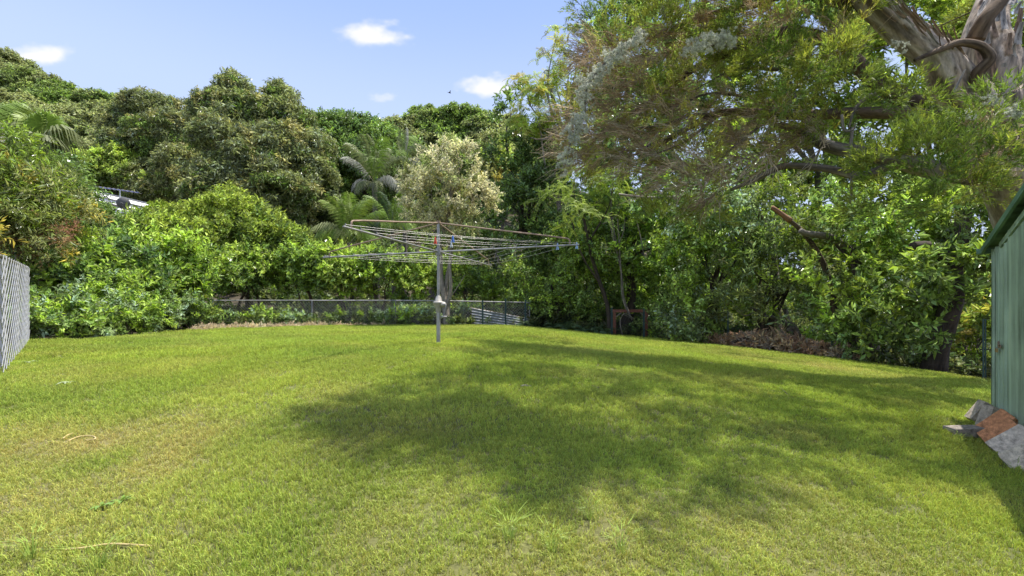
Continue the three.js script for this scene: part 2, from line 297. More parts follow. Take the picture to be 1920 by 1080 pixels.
const lawnCol = (x, z) => { const k = dryness(x, z), n = 0.8 + 0.4 * fbm(x * 2.5, z * 2.5, 3); return [mix(0.12, 0.24, k) * n, mix(0.14, 0.2, k) * n, mix(0.03, 0.08, k) * n]; };
tag(part('lawn', sheet(steps([-9, 0.2, 9]), steps([-17, 0.2, 1, 1, 13]), (x, z) => landHeight(x, z) + 0.004, lawnCol, inLawn), soilMat, scene), 'mown green lawn with worn straw coloured patches', null, null, 'structure');
{
  const bladeGeo = (seed, n, rad, hgt, wid, straw) => {
    const R = mulberry(seed), m = new MB(), clumps = []; for (let k = 0; k < 9; k++) clumps.push([rad * Math.sqrt(R()), R() * 6.28, 0.5 + 0.95 * R(), R() < straw ? 0.75 : 0.1]);
    for (let k = 0; k < n; k++) {
      const [cq, ca, cf, straw] = clumps[k % 9], q = 0.016 * Math.sqrt(R()), a = R() * 6.28, b = V(Math.cos(ca) * cq + Math.cos(a) * q, 0, Math.sin(ca) * cq + Math.sin(a) * q), lean = rdir(R).setY(0).multiplyScalar(0.35 + 0.75 * R()), h = hgt * (0.5 + 0.8 * R()) * (0.7 + 0.4 * cf), w = rdir(R).setY(0).normalize().multiplyScalar(wid * (0.7 + 0.6 * R())), f = cf * (0.7 + 0.6 * R());
      const c = R() < straw ? [1.75 * f, 1.35 * f, 1.9 * f] : [f * (0.9 + 0.35 * R()), f, f * 0.8], p1 = b.clone().addScaledVector(lean, h * 0.35).add(V(0, h * 0.62, 0)), p2 = b.clone().addScaledVector(lean, h).add(V(0, h * 0.85, 0));
      m.tri(b.clone().add(w).toArray(), b.clone().sub(w).toArray(), p1.clone().addScaledVector(w, 0.7).toArray(), c); m.tri(b.clone().sub(w).toArray(), p1.clone().addScaledVector(w, -0.7).toArray(), p1.clone().addScaledVector(w, 0.7).toArray(), c); m.tri(p1.clone().addScaledVector(w, 0.7).toArray(), p1.clone().addScaledVector(w, -0.7).toArray(), p2.toArray(), c);
    }
    return m.geo(false);
  };
  const R = mulberry(77), items = [], put = (x, d, s) => {
    const k = dryness(x, -d), p = onLand(x, d), n = 0.82 + 0.52 * fbm(x * 1.3, d * 1.3, 4, 3) * (0.55 + 0.9 * R()), yel = fbm(x * 0.8 + 9, d * 0.8, 6, 3);
    const c = [mix(mix(0.23, 0.31, yel), 0.44, k) * n, mix(mix(0.345, 0.38, yel), 0.39, k) * n, mix(0.05, 0.15, k) * n];
    const slope = V(landHeight(x - 0.1, -d) - landHeight(x + 0.1, -d), 0.2, landHeight(x, -d - 0.1) - landHeight(x, -d + 0.1)).normalize();
    Q.setFromUnitVectors(UP, slope); Q2.setFromAxisAngle(UP, R() * 6.28);
    items.push({ m: new THREE.Matrix4().compose(p, Q.clone().multiply(Q2), V(s, s * (1 - 0.35 * k) * (0.65 + 0.5 * R() + 0.35 * noise(x * 2, d * 2)), s)), c: col(c) });
  };
  for (const [d0, d1, per, s] of [[0.4, 3.2, 800, 0.8], [3.2, 6, 420, 1.0], [6, 10, 190, 1.35], [10, 17, 90, 1.75]]) {
    const x0 = Math.max(-9, -1.2 * d1 - 0.6), x1 = Math.min(9, 1.2 * d1 + 0.6), n = per * (x1 - x0) * (d1 - d0);
    for (let k = 0; k < n; k++) { const x = mix(x0, x1, R()), d = mix(d0, d1, R()); if (Math.abs(x) < 1.2 * d + 0.6 && inLawn(x, d)) put(x, d, s); }
  }
  const m = new THREE.InstancedMesh(bladeGeo(5, 45, 0.085, 0.033, 0.0021, 0.16), LEAF.dull, items.length); m.name = 'grass'; m.castShadow = m.receiveShadow = true;
  items.forEach((it, k) => { m.setMatrixAt(k, it.m); m.setColorAt(k, it.c); }); instances += items.length;
  scene.add(tag(m, 'short mown grass blades covering the lawn', null, null, 'stuff'));
}
// ---------------------------------------------------------------- rotary clothes hoist
const steelTex = tex(256, 256, (u, v) => { const n = tileN(u, v, 9, 9, 3), q = tileN(u, v, 40, 40, 6); return 0.5 + 0.9 * (n - 0.25) * 0.7 + 0.25 * (q - 0.5); });
const galv = std({ color: new THREE.Color().setRGB(0.52, 0.51, 0.49), map: steelTex, metalness: 0.55, roughness: 0.5, bumpMap: steelTex, bumpScale: 0.001 });
const galvDull = std({ color: new THREE.Color().setRGB(0.45, 0.44, 0.42), map: steelTex, metalness: 0.3, roughness: 0.65, bumpMap: steelTex, bumpScale: 0.002 });
const rusty = std({ color: new THREE.Color().setRGB(0.46, 0.33, 0.24), map: steelTex, metalness: 0.25, roughness: 0.75, bumpMap: steelTex, bumpScale: 0.002 });
const wireMat = std({ color: new THREE.Color().setRGB(0.46, 0.44, 0.40), metalness: 0.4, roughness: 0.5 });
const HD = 7.8, hoistC = px2(822, 472, HD), hoistFoot = onLand(hoistC.x, HD);
const hoistAxes = [V(-0.33, 0, 0.944), V(0.944, 0, 0.33), V(0.33, 0, -0.944), V(-0.944, 0, -0.33)], ARM = 2.36;
const armAt = (k, s) => hoistC.clone().addScaledVector(hoistAxes[k], ARM * s).add(V(0, 0.0, 0));
{
  const t = thing('clothes_hoist', 'old galvanised rotary clothes hoist with four rusted arms standing in the lawn', 'clothes line', hoistFoot), o = hoistFoot, L = p => p.clone().sub(o), yC = hoistC.y - o.y, top = yC + (472 - 418) / F * HD, crank = (638 - 563) / F * HD;
  part('lower_post', new MB().tube([V(0, -0.1, 0), V(0, crank, 0)], 0.033, 14).geo(), galv, t);
  part('upper_post', new MB().tube([V(0, crank, 0), V(0, top, 0)], 0.025, 14).geo(), galv, t);
  const bx = part('crank_box', mergeGeometries([new THREE.LatheGeometry([[0.037, -0.13], [0.045, -0.06], [0.085, 0.02], [0.092, 0.03], [0.092, 0.05], [0.06, 0.065], [0.042, 0.14], [0.028, 0.15]].map(([x, y]) => new THREE.Vector2(x, y)), 18), new THREE.SphereGeometry(0.052, 14, 10).scale(1, 0.9, 1.1).translate(0.085, 0.005, 0.03)]), std({ color: new THREE.Color().setRGB(0.55, 0.52, 0.46), map: steelTex, metalness: 0.35, roughness: 0.6 }), t); bx.position.y = crank;
  part('crank_handle', new MB().tube(curve([V(0.1, 0.02, 0.05), V(0.135, 0.0, 0.08), V(0.115, -0.1, 0.085), V(0.1, -0.2, 0.085)], 8), 0.009, 7).tube([V(0.06, -0.2, 0.085), V(0.15, -0.2, 0.085)], 0.017, 8).geo(), galvDull, bx);
  part('hub', new THREE.CylinderGeometry(0.045, 0.045, 0.12, 14).translate(0, yC, 0), galvDull, t);
  part('top_cap', new THREE.CylinderGeometry(0.036, 0.036, 0.05, 14).translate(0, top + 0.01, 0), rusty, t);
  const R = mulberry(3);
  hoistAxes.forEach((a, k) => {
    const A = s => V(0, yC, 0).addScaledVector(a, ARM * s);
    const arm = part('arm', new MB().tube([A(0.02), A(0.5), A(1)], 0.0145, 9).geo(), galv, t);
    const g = new MB(); for (const s of [0.42, 0.58, 0.72, 0.86, 0.985]) g.tube([A(s).add(V(0, -0.022, 0)), A(s).add(V(0, 0.045, 0))], 0.0075, 5);
    part('line_hook', g.geo(), galvDull, arm, 'stuff');
    part('brace', new MB().tube(curve([V(0, top, 0), V(0, top, 0).lerp(A(0.93).add(V(0, 0.1, 0)), 0.5), V(0, top, 0).lerp(A(0.93).add(V(0, 0.1, 0)), 0.96), A(0.935).add(V(0, 0.085, 0)), A(0.94).add(V(0, 0.0, 0))], 20), 0.0125, 9).geo(), rusty, t);
    for (const s of [0.42, 0.58, 0.72, 0.86, 0.985]) {
      const b = V(0, yC, 0).addScaledVector(hoistAxes[(k + 1) % 4], ARM * s), sag = 0.012 + 0.03 * R() * s, pts = []; for (let j = 0; j <= 10; j++) { const f = j / 10; pts.push(A(s).lerp(b, f).add(V(0, 0.03 - sag * 4 * f * (1 - f), 0))); }
      part('clothes_wire', new MB().tube(pts, 0.0026, 4).geo(), wireMat, t);
    }
  });
}
function peg(label, k, s, f, c) {
  const p = armAt(k, s).lerp(armAt((k + 1) % 4, s), f).add(V(0, 0.0, 0)), m = std({ color: new THREE.Color().setRGB(...c), roughness: 0.45 }), t = thing('clothes_peg', label, 'clothes peg', p, 'pegs left on the clothes hoist');
  for (const q of [-1, 1]) part('jaw', new THREE.CylinderGeometry(0.006, 0.009, 0.1, 6).scale(1, 1, 1.6).rotateZ(q * 0.13).translate(q * 0.007, -0.012, 0), m, t);
  part('spring', new THREE.TorusGeometry(0.009, 0.0025, 5, 10).translate(0, 0.0, 0), wireMat, t);
}
peg('red peg hanging on an upper wire beside the hoist post', 0, 0.72, 0.33, [0.75, 0.06, 0.04]);
peg('small blue peg midway along the outer near wire of the hoist', 0, 0.86, 0.42, [0.09, 0.22, 0.7]);
peg('pale grey peg on an inner wire just past the hoist post', 0, 0.58, 0.45, [0.6, 0.64, 0.68]);
peg('pale blue peg at the very tip of the long hoist arm', 1, 0.985, 0.0, [0.35, 0.5, 0.75]);
peg('light blue peg part way in from the tip of the long arm', 1, 0.86, 0.0, [0.35, 0.5, 0.8]);

// ---------------------------------------------------------------- chain-link fence along the back
function linkMesh(a, b, h, pitch, r, lift = 0.03) {           // diamond wire mesh between two feet
  const m = new MB(), L = a.distanceTo(b), dir = b.clone().sub(a).normalize(), n = V(-dir.z, 0, dir.x), at = (s, y, w) => a.clone().addScaledVector(dir, s).add(V(0, lift + y, 0)).addScaledVector(n, w);
  for (let s = -h; s < L; s += pitch) { const c0 = clamp(s, 0, L), c1 = clamp(s + h, 0, L); if (c1 - c0 > 0.02) { m.rod(at(c0, c0 - s, r), at(c1, c1 - s, r), r, [1, 1, 1], 3); m.rod(at(c0, h - (c0 - s), -r), at(c1, h - (c1 - s), -r), r, [1, 1, 1], 3); } }
  return m.geo();
}
{
  const D = 17.15, posts = [150, 262, 380, 585, 742, 843, 993].map(px => onLand((px - 960) / F * D, D)), top = p => EYE + (HORIZON - 563.5) / F * D + (p.x > -3 ? -0.035 * (p.x + 3) * 0.6 : 0), t = thing('chain_link_fence', 'low grey chain link fence with pipe rail and posts along the back hedge', 'fence', posts[3]), o = t.position;
  posts.forEach((p, k) => part('post', new MB().tube([p.clone().sub(o).add(V(0, -0.2, 0)), V(p.x, top(p) + (k === 6 ? 0.02 : 0.0), p.z).sub(o)], k === 3 || k === 2 ? 0.032 : 0.022, 8).geo(), galvDull, t));
  for (let k = 0; k < posts.length - 1; k++) {
    const a = posts[k], b = posts[k + 1];
    part('rail', new MB().tube([V(a.x, top(a), a.z).sub(o), V(b.x, top(b), b.z).sub(o)], 0.024, 8).geo(), galvDull, t);
    part('wire_mesh', linkMesh(a.clone().sub(o).add(V(0, 0, -0.035)), b.clone().sub(o).add(V(0, 0, -0.035)), 0.86, 0.1, 0.0034), wireMat, t, 'stuff');
  }
}
// the near fence that runs past the edge of the picture: chain link with vines, a weathered white sheet fixed behind it
{
  const a = V(-8.3, 0, -8.0), b = V(-5.3, 0, -4.8), dir = b.clone().sub(a).normalize(), n = V(dir.z, 0, -dir.x); for (const p of [a, b]) p.y = landHeight(p.x, p.z);
  const sideways = n.x > 0 ? n.clone().negate() : n, H = 1.27, t = thing('wire_fence', 'tall sunlit chain link fence with whitish posts beside the flowering bush', 'fence', a), L = p => p.clone().sub(a), len = a.distanceTo(b);
  for (const s of [0, 0.42, 0.8]) { const p = a.clone().lerp(b, s); part('post', new MB().tube([L(p).add(V(0, -0.2, 0)), L(p).add(V(0, H + 0.02, 0))], 0.034, 10).geo(), std({ color: new THREE.Color().setRGB(0.7, 0.69, 0.66), map: steelTex, roughness: 0.7 }), t); }
  part('rail', new MB().tube([L(a).add(V(0, H, 0)), L(b).add(V(0, H, 0))], 0.022, 8).geo(), BARK.pale, t);
  const wm = new MB(), at = (s, y, w) => L(a).lerp(L(b), s / len).add(V(0, y, 0)).addScaledVector(sideways, w - 0.05), k = 0.5;
  for (let y0 = -k * len; y0 < H + k * len; y0 += 0.15) for (const q of [-1, 1]) { let s0 = 0, s1 = len; const lim = [(0.03 - y0) / (q * k), (H - y0) / (q * k)].sort((m, n) => m - n); s0 = Math.max(s0, lim[0]); s1 = Math.min(s1, lim[1]); if (s1 - s0 > 0.05) wm.rod(at(s0, y0 + q * k * s0, q * 0.006), at(s1, y0 + q * k * s1, q * 0.006), 0.0042, [1, 1, 1], 4); }
  part('wire_mesh', wm.geo(), std({ color: new THREE.Color().setRGB(0.46, 0.46, 0.46), metalness: 0.3, roughness: 0.5 }), t, 'stuff');
}
// corrugated iron sheet leaning behind the green pickets
{
  const D = 16.7, c = [px2(884, 577, D), px2(992, 597, D)], lo = [px2(884, 617, D), px2(992, 628, D)], m = new MB(), nx = 24, ny = 54;
  for (let j = 0; j <= ny; j++) for (let i = 0; i <= nx; i++) { const u = i / nx, v = j / ny, p = c[0].clone().lerp(c[1], u).lerp(lo[0].clone().lerp(lo[1], u), v); p.z += 0.02 * Math.sin(v * Math.PI * 2 * 7.5) - 0.16 * (1 - v) + 0.01 * noise(u * 6, v * 3, 4); m.v(p.x, p.y, p.z, [1, 1, 1], u * 2, v * 0.8); }
  for (let j = 0; j < ny; j++) for (let i = 0; i < nx; i++) { const a = j * (nx + 1) + i, b = a + nx + 1; m.i.push(a, b, a + 1, b, b + 1, a + 1); }
  const g = m.geo(); const o = c[0].clone().lerp(lo[1], 0.5); o.y = landHeight(o.x, o.z); g.translate(-o.x, -o.y, -o.z);
  const t = thing('corrugated_sheet', 'weathered corrugated iron sheet leaning against the chain link fence', 'iron sheet', o);
  part('sheet', g, std({ color: new THREE.Color().setRGB(0.34, 0.36, 0.37), map: steelTex, metalness: 0.35, roughness: 0.55, side: THREE.DoubleSide }), t);
  const R = mulberry(4), s = new MB(); for (let k = 0; k < 14; k++) { const u = k / 13, p = c[0].clone().lerp(c[1], u).sub(o); s.tube([p.clone().add(V(-0.07, 0.01, -0.16)), p.clone().add(V(0.07, -0.014, -0.15))], 0.012, 5, [1, 1, 1]); }
  part('rusted_edge', s.geo(), rusty, t);
}
// green steel pickets and thin dark mesh round the bush side
const picketMat = std({ color: new THREE.Color().setRGB(0.045, 0.085, 0.085), roughness: 0.55, metalness: 0.2 }), blackMesh = std({ color: new THREE.Color().setRGB(0.03, 0.032, 0.032), roughness: 0.6, metalness: 0.3 });
{
  const spots = [[905, 563, 16.6], [948, 560, 16.6], [985, 562, 16.5], [1147, 577, 15.6], [1207, 578, 15.2], [1365, 583, 13.6], [1560, 588, 11.7], [1845, 598, 8.35]], feet = spots.map(([px, py, d]) => onLand((px - 960) / F * d, d));
  const t = thing('picket_fence', 'dark green steel picket fence with fine black mesh round the bush side', 'fence', feet[5]), o = t.position;
  spots.forEach(([px, py, d], k) => { const f = feet[k].clone().sub(o), tp = px2(px, py, d).sub(o), m = new MB(); for (const a of [0, 2.1, 4.2]) { const q = V(Math.cos(a + 0.5), 0, Math.sin(a + 0.5)).multiplyScalar(0.02); m.tube([f.clone().add(q).add(V(0, -0.2, 0)), V(f.x, tp.y, f.z).add(q)], 0.0125, 4); } part('picket', m.geo(), picketMat, t); });
  for (let k = 3; k < 7; k++) {
    const a = feet[k].clone().sub(o), b = feet[k + 1].clone().sub(o), m = new MB(), n = Math.round(a.distanceTo(b) / 0.1), H = 0.95;
    for (let j = 0; j <= n; j++) { const p = a.clone().lerp(b, j / n); m.rod(p, p.clone().add(V(0, H, 0)), 0.0026, [1, 1, 1], 3); }
    for (let y = 0.05; y <= H; y += 0.1) m.rod(a.clone().add(V(0, y, 0)), b.clone().add(V(0, y, 0)), 0.0026, [1, 1, 1], 3);
    part('wire_mesh', m.geo(), blackMesh, t, 'stuff');
  }
  // a strip of dark plastic edging with scalloped tops at the foot
  const e = new MB(); for (let k = 5; k < 7; k++) { const a = feet[k].clone().sub(o), b = feet[k + 1].clone().sub(o); }
}
// reddish timber gate frame with mesh
{
  const D = 15.9, A = onLand((1150 - 960) / F * D, D), t = thing('timber_gate', 'reddish timber gate frame with wire mesh and corner braces among the vines', 'gate', A), red = std({ color: new THREE.Color().setRGB(0.46, 0.18, 0.12), map: barkTex, roughness: 0.85, bumpMap: barkTex, bumpScale: 0.004 }), W = (1212 - 1150) / F * D, top = px2(1150, 583, D).y - A.y, yb = landHeight(A.x + W, A.z) - A.y;
  part('upright', boxGeo(0.085, top + 0.1, 0.07, 0.04, (top - 0.1) / 2, 0), red, t); part('upright', boxGeo(0.085, top - yb, 0.07, W, (top + yb) / 2 - 0.03, 0), red, t);
  part('top_rail', boxGeo(W + 0.1, 0.1, 0.074, W / 2 + 0.02, top + 0.0, 0.003), red, t);
  part('brace', boxGeo(0.03, 0.24, 0.03).rotateZ(-0.9).translate(0.17, top - 0.13, 0.03), BARK.pale, t); part('brace', boxGeo(0.03, 0.24, 0.03).rotateZ(0.9).translate(W - 0.13, top - 0.13, 0.03), BARK.pale, t);
  const m = new MB(); for (let x = 0.12; x < W - 0.05; x += 0.055) m.rod(V(x, yb, -0.02), V(x, top - 0.05, -0.02), 0.0028, [1, 1, 1], 3); for (let y = -0.2; y < top - 0.06; y += 0.055) m.rod(V(0.08, y, -0.02), V(W - 0.04, y, -0.02), 0.0028, [1, 1, 1], 3);
  part('wire_mesh', m.geo(), blackMesh, t, 'stuff');
}
// grey timber rails of an old garden frame behind the fence
{
  const D = 19.5, o = onLand((940 - 960) / F * D, D), t = thing('garden_trellis', 'weathered grey timber rail frame standing behind the iron sheet', 'timber frame', o), R = mulberry(2);
  for (const [x0, y0, x1, y1, w] of [[905, 532, 972, 541, 0.06], [918, 547, 1010, 549, 0.07], [919, 551, 960, 552, 0.03]]) { const a = px2(x0, y0, D).sub(o), b = px2(x1, y1, D).sub(o); part('rail', new MB().tube([a, b], w, 4, [1, 1, 1]).geo(false), BARK.grey, t); }
  for (const px of [928, 962, 1003]) { const a = px2(px, 545, D).sub(o); part('post', new MB().tube([V(a.x, -0.2, a.z - 0.04), a.clone().add(V(0, 0.05, -0.04))], 0.07, 6).geo(), BARK.dark, t); }
}
// ---------------------------------------------------------------- green shed
{
  const P0 = V(4.72, 0, -4.58), dir = V(-0.588, 0, 0.809), nrm = V(-0.809, 0, -0.588), yaw = Math.atan2(-dir.z, dir.x), base = landHeight(P0.x, P0.z) - 0.1, o = V(P0.x, base, P0.z);
  const t = thing('garden_shed', 'old green painted metal shed with a hinged door and sloping roof', 'shed', o); t.rotation.y = yaw;      // local +x runs along the wall towards the viewer, local -z faces out or in
  const paintTex = tex(256, 512, (u, v) => { const s = tileN(u, v, 14, 1.6, 3), n = tileN(u, v, 9, 7, 5), w = tileN(u, v, 60, 60, 8); const k = 0.7 + 1.5 * (s - 0.45) + 0.45 * (n - 0.5) + 0.15 * (w - 0.5), r = n > 0.66 ? (n - 0.66) * 2.2 : 0; return [k * 0.9 + r * 0.5, k + r * 0.3, k * (0.94 + 0.12 * s) + r * 0.3]; });
  const paint = std({ color: new THREE.Color().setRGB(0.53, 0.63, 0.46), map: paintTex, roughness: 0.6, bumpMap: paintTex, bumpScale: 0.0015 }), dark = std({ color: new THREE.Color().setRGB(0.19, 0.31, 0.19), map: paintTex, roughness: 0.7 });
  const side = nrm.clone().applyAxisAngle(UP, -yaw).z > 0 ? 1 : -1, H0 = 1.83, slope = 0.22, top = x => H0 + slope * x - 0.06;
  // ribbed wall panels, each a sheet with its own folds
  const panel = (x0, x1, ribs, z, y0, drop) => { const m = new MB(), n = 48; for (let i = 0; i <= n; i++) { const x = mix(x0, x1, i / n), f = ((x - x0) / (x1 - x0) * ribs) % 1, off = (f < 0.1 ? 0.03 * Math.sin(f / 0.1 * Math.PI) : f > 0.5 && f < 0.58 ? 0.014 : 0) + 0.002 * noise(x * 9, 2); for (let j = 0; j <= 6; j++) { const y = mix(y0, top(x) - drop, j / 6); m.v(x, y, side * (z + off + 0.004 * noise(x * 3, y * 2, 6)), [1, 1, 1], x, y); } } for (let i = 0; i < n; i++) for (let j = 0; j < 6; j++) { const a = i * 7 + j, b = a + 7; m.i.push(a, a + 1, b, a + 1, b + 1, b); } return m.geo(); };
  const dbl = Object.assign(paint.clone(), { side: THREE.DoubleSide });
  part('wall_panel', panel(0.0, 0.3, 2, 0, -0.1, 0.01), dbl, t); part('wall_panel', panel(0.28, 2.4, 14, -0.004, -0.1, 0.01), dbl, t);
  part('corner_trim', boxGeo(0.045, H0 - 0.04, 0.05, -0.012, H0 / 2 - 0.02, 0), paint, t);
  part('back_wall', boxGeo(0.03, H0 - 0.1, 1.9, 0.0, H0 / 2 - 0.06, -side * 1.0), paint, t); part('front_wall', boxGeo(0.03, H0 + 0.35, 1.9, 2.4, H0 / 2 + 0.1, -side * 1.0), paint, t); part('far_wall', boxGeo(2.4, H0 - 0.05, 0.03, 1.2, H0 / 2 - 0.05, -side * 1.95), paint, t);
  const door = part('door', panel(0.31, 1.15, 6, 0.022, 0.03, 0.1), Object.assign(paint.clone(), { side: THREE.DoubleSide }), t);
  part('door_frame', boxGeo(0.9, 0.05, 0.03, 0.74, top(0.74) - 0.045, side * 0.012).applyMatrix4(new THREE.Matrix4().makeTranslation(0.74, top(0.74) - 0.045, 0).multiply(new THREE.Matrix4().makeRotationZ(Math.atan(slope))).multiply(new THREE.Matrix4().makeTranslation(-0.74, -top(0.74) + 0.045, 0))), paint, t);
  part('door_edge', boxGeo(0.022, H0 - 0.16, 0.03, 0.315, H0 / 2 - 0.03, side * 0.032), paint, door);
  const hasp = part('hasp', mergeGeometries([new THREE.BoxGeometry(0.1, 0.03, 0.006).translate(0.4, 0.86, side * 0.046), new THREE.TorusGeometry(0.02, 0.005, 6, 14).translate(0.425, 0.885, side * 0.055)]), rusty, door);
  const lk = thing('padlock', 'small tarnished padlock hanging from the hasp of the green shed door', 'padlock', t.localToWorld(V(0.375, 0.855, side * 0.06))); lk.rotation.y = yaw;
  part('body', boxGeo(0.036, 0.034, 0.016, 0, -0.035, 0), std({ color: new THREE.Color().setRGB(0.4, 0.27, 0.12), metalness: 0.7, roughness: 0.45 }), lk); part('shackle', new THREE.TorusGeometry(0.013, 0.0035, 6, 12, Math.PI).translate(0, -0.018, 0), galv, lk);
  // roof
  const ang = Math.atan(slope), roof = new THREE.Group(); roof.name = 'roof'; roof.position.set(-0.12, top(-0.12) + 0.035, 0); roof.rotation.z = ang; t.add(roof);
  const rg = new MB(); for (let j = 0; j <= 60; j++) for (let i = 0; i <= 10; i++) { const x = i / 10 * 2.85, z = mix(side * 0.07, -side * 2.1, j / 60), f = (j / 60 * 15) % 1; rg.v(x, 0.028 + (f < 0.2 ? 0.02 * Math.sin(f / 0.2 * Math.PI) : 0), z, [1, 1, 1], x, z); }
  for (let j = 0; j < 60; j++) for (let i = 0; i < 10; i++) { const a = j * 11 + i, b = a + 11; rg.i.push(a, a + 1, b, a + 1, b + 1, b); }
  part('roof_sheet', rg.geo(), Object.assign(dark.clone(), { side: THREE.DoubleSide }), roof); part('barge_board', boxGeo(2.87, 0.055, 0.022, 1.42, 0.0, side * 0.08), dark, roof); part('eave_batten', boxGeo(0.03, 0.05, 2.2, 0.02, -0.004, -side * 0.98), dark, roof);
}
// ---------------------------------------------------------------- bricks and blocks by the shed
const brickTex = tex(256, 256, (u, v) => { const a = tileN(u, v, 12, 12, 1), b = tileN(u, v, 50, 50, 5); const k = 0.6 + 0.8 * (a - 0.45) + 0.5 * (b - 0.5); return [k, k, k]; });
const brickMat = (r, g, b) => std({ color: new THREE.Color().setRGB(r, g, b), map: brickTex, bumpMap: brickTex, bumpScale: 0.006, roughness: 0.95 });
function roughBlock(w, h, d, seed, frog = 0) {
  const g = new THREE.BoxGeometry(w, h, d, 14, 6, 9), p = g.attributes.position;
  for (let i = 0; i < p.count; i++) { let x = p.getX(i), y = p.getY(i), z = p.getZ(i); const ex = Math.abs(x) / (w / 2), ey = Math.abs(y) / (h / 2), ez = Math.abs(z) / (d / 2), e = [ex, ey, ez].sort()[1], s = 1 - 0.035 * sstep(0.85, 1, e) - 0.03 * (fbm(x * 22 + seed, y * 22, z * 22, 3) - 0.4); if (frog && y > 0 && ey > 0.98 && ex < 0.62 && ez < 0.5) y -= frog; p.setXYZ(i, x * s, y * s, z * s); }
  g.computeVertexNormals(); const nm = g.attributes.normal, uv = g.attributes.uv; for (let i = 0; i < p.count; i++) { const ax = Math.abs(nm.getX(i)), ay = Math.abs(nm.getY(i)), az = Math.abs(nm.getZ(i)), x = p.getX(i) + seed * 0.37, y = p.getY(i), z = p.getZ(i); ax > ay && ax > az ? uv.setXY(i, y * 4, z * 4) : ay > az ? uv.setXY(i, x * 4, z * 4) : uv.setXY(i, x * 4, y * 4); } return g;
}
// laid out from the shed wall: t along the wall towards the viewer, off out from it; lean lifts the end that rests on the wall
function block(name, label, category, t, off, up, size, lean, twist, mat, seed, roll = 0) {
  const dir = V(-0.588, 0, 0.809), nrm = V(-0.809, 0, -0.588), c = V(4.72, 0, -4.58).addScaledVector(dir, t).addScaledVector(nrm, off); c.y = landHeight(c.x, c.z) + up;
  const X = nrm.clone().negate().applyAxisAngle(UP, twist).multiplyScalar(Math.cos(lean)).add(V(0, Math.sin(lean), 0)), Z = dir.clone().applyAxisAngle(UP, twist), Y = V(0, 0, 0).crossVectors(Z, X), m = new THREE.Mesh(roughBlock(...size, seed), mat);
  m.quaternion.setFromRotationMatrix(new THREE.Matrix4().makeBasis(X, Y, V(0, 0, 0).crossVectors(X, Y))); m.rotateX(roll); m.position.copy(c); m.name = numbered(name); m.castShadow = m.receiveShadow = true; scene.add(tag(m, label, category)); return m;
}
{
  const conc = brickMat(0.54, 0.46, 0.36), pale = brickMat(0.82, 0.70, 0.56), orange = brickMat(0.74, 0.33, 0.15), cement = brickMat(0.86, 0.74, 0.58);
  block('concrete_block', 'mottled grey concrete block tilted up behind another at the shed corner', 'concrete block', 0.24, 0.13, 0.1, [0.21, 0.15, 0.11], 1.0, 0.25, conc, 1, 0.1);
  block('concrete_block', 'grey concrete block standing tilted in front of the mottled one at the shed corner', 'concrete block', 0.46, 0.11, 0.1, [0.22, 0.13, 0.12], 1.25, 0.45, conc, 5, 0.1);
  block('brick', 'broad orange brick leaning on the shed wall beside the grey blocks', 'brick', 0.84, 0.14, 0.12, [0.25, 0.14, 0.07], 0.8, 0.05, orange, 9, -0.95);
  block('brick', 'orange brick wedged between the broad orange one and the whitish brick', 'brick', 1.12, 0.17, 0.11, [0.25, 0.12, 0.075], 0.72, -0.12, orange, 13, -0.85);
  block('brick', 'whitish mortar covered brick resting on the orange bricks', 'brick', 1.4, 0.16, 0.11, [0.26, 0.13, 0.08], 0.72, 0.08, pale, 17, -0.7);
  block('brick', 'big pale brick with a smooth grey top nearest in the brick row', 'brick', 1.78, 0.14, 0.11, [0.29, 0.16, 0.1], 0.62, 0.0, cement, 21, -0.25);
  block('timber_offcut', 'flat cracked grey timber offcut lying in the grass beside the bricks', 'timber', 1.0, 0.36, 0.035, [0.24, 0.085, 0.15], 0.06, 0.5, brickMat(0.36, 0.31, 0.26), 25);
}
// ---------------------------------------------------------------- leaf colours
const K = c => c.map(x => x * 1.35), C0 = { bright: [0.25, 0.35, 0.03], lime: [0.29, 0.37, 0.045], green: [0.135, 0.21, 0.03], deep: [0.075, 0.135, 0.028], olive: [0.22, 0.25, 0.08], bronze: [0.31, 0.30, 0.09], gold: [0.38, 0.33, 0.05], cream: [0.50, 0.48, 0.30], pale: [0.34, 0.38, 0.16], silver: [0.22, 0.30, 0.12], grey: [0.17, 0.21, 0.09] }, C = {}; for (const k in C0) C[k] = K(C0[k]);
const G = (px, py, d, rx, ry, rz) => lobe(px, py, d, rx, ry, rz);
function limbPx(t, pts, r0, r1, mat = BARK.grey, n = 16, name = 'limb') { const p = curve(pts.map(([x, y, d]) => px2(x, y, d).sub(t.position)), n); return part(name, new MB().tube(p, p.map((_, k) => mix(r0, r1, k / n)), 9, [1, 1, 1], 0.3).geo(), mat, t); }

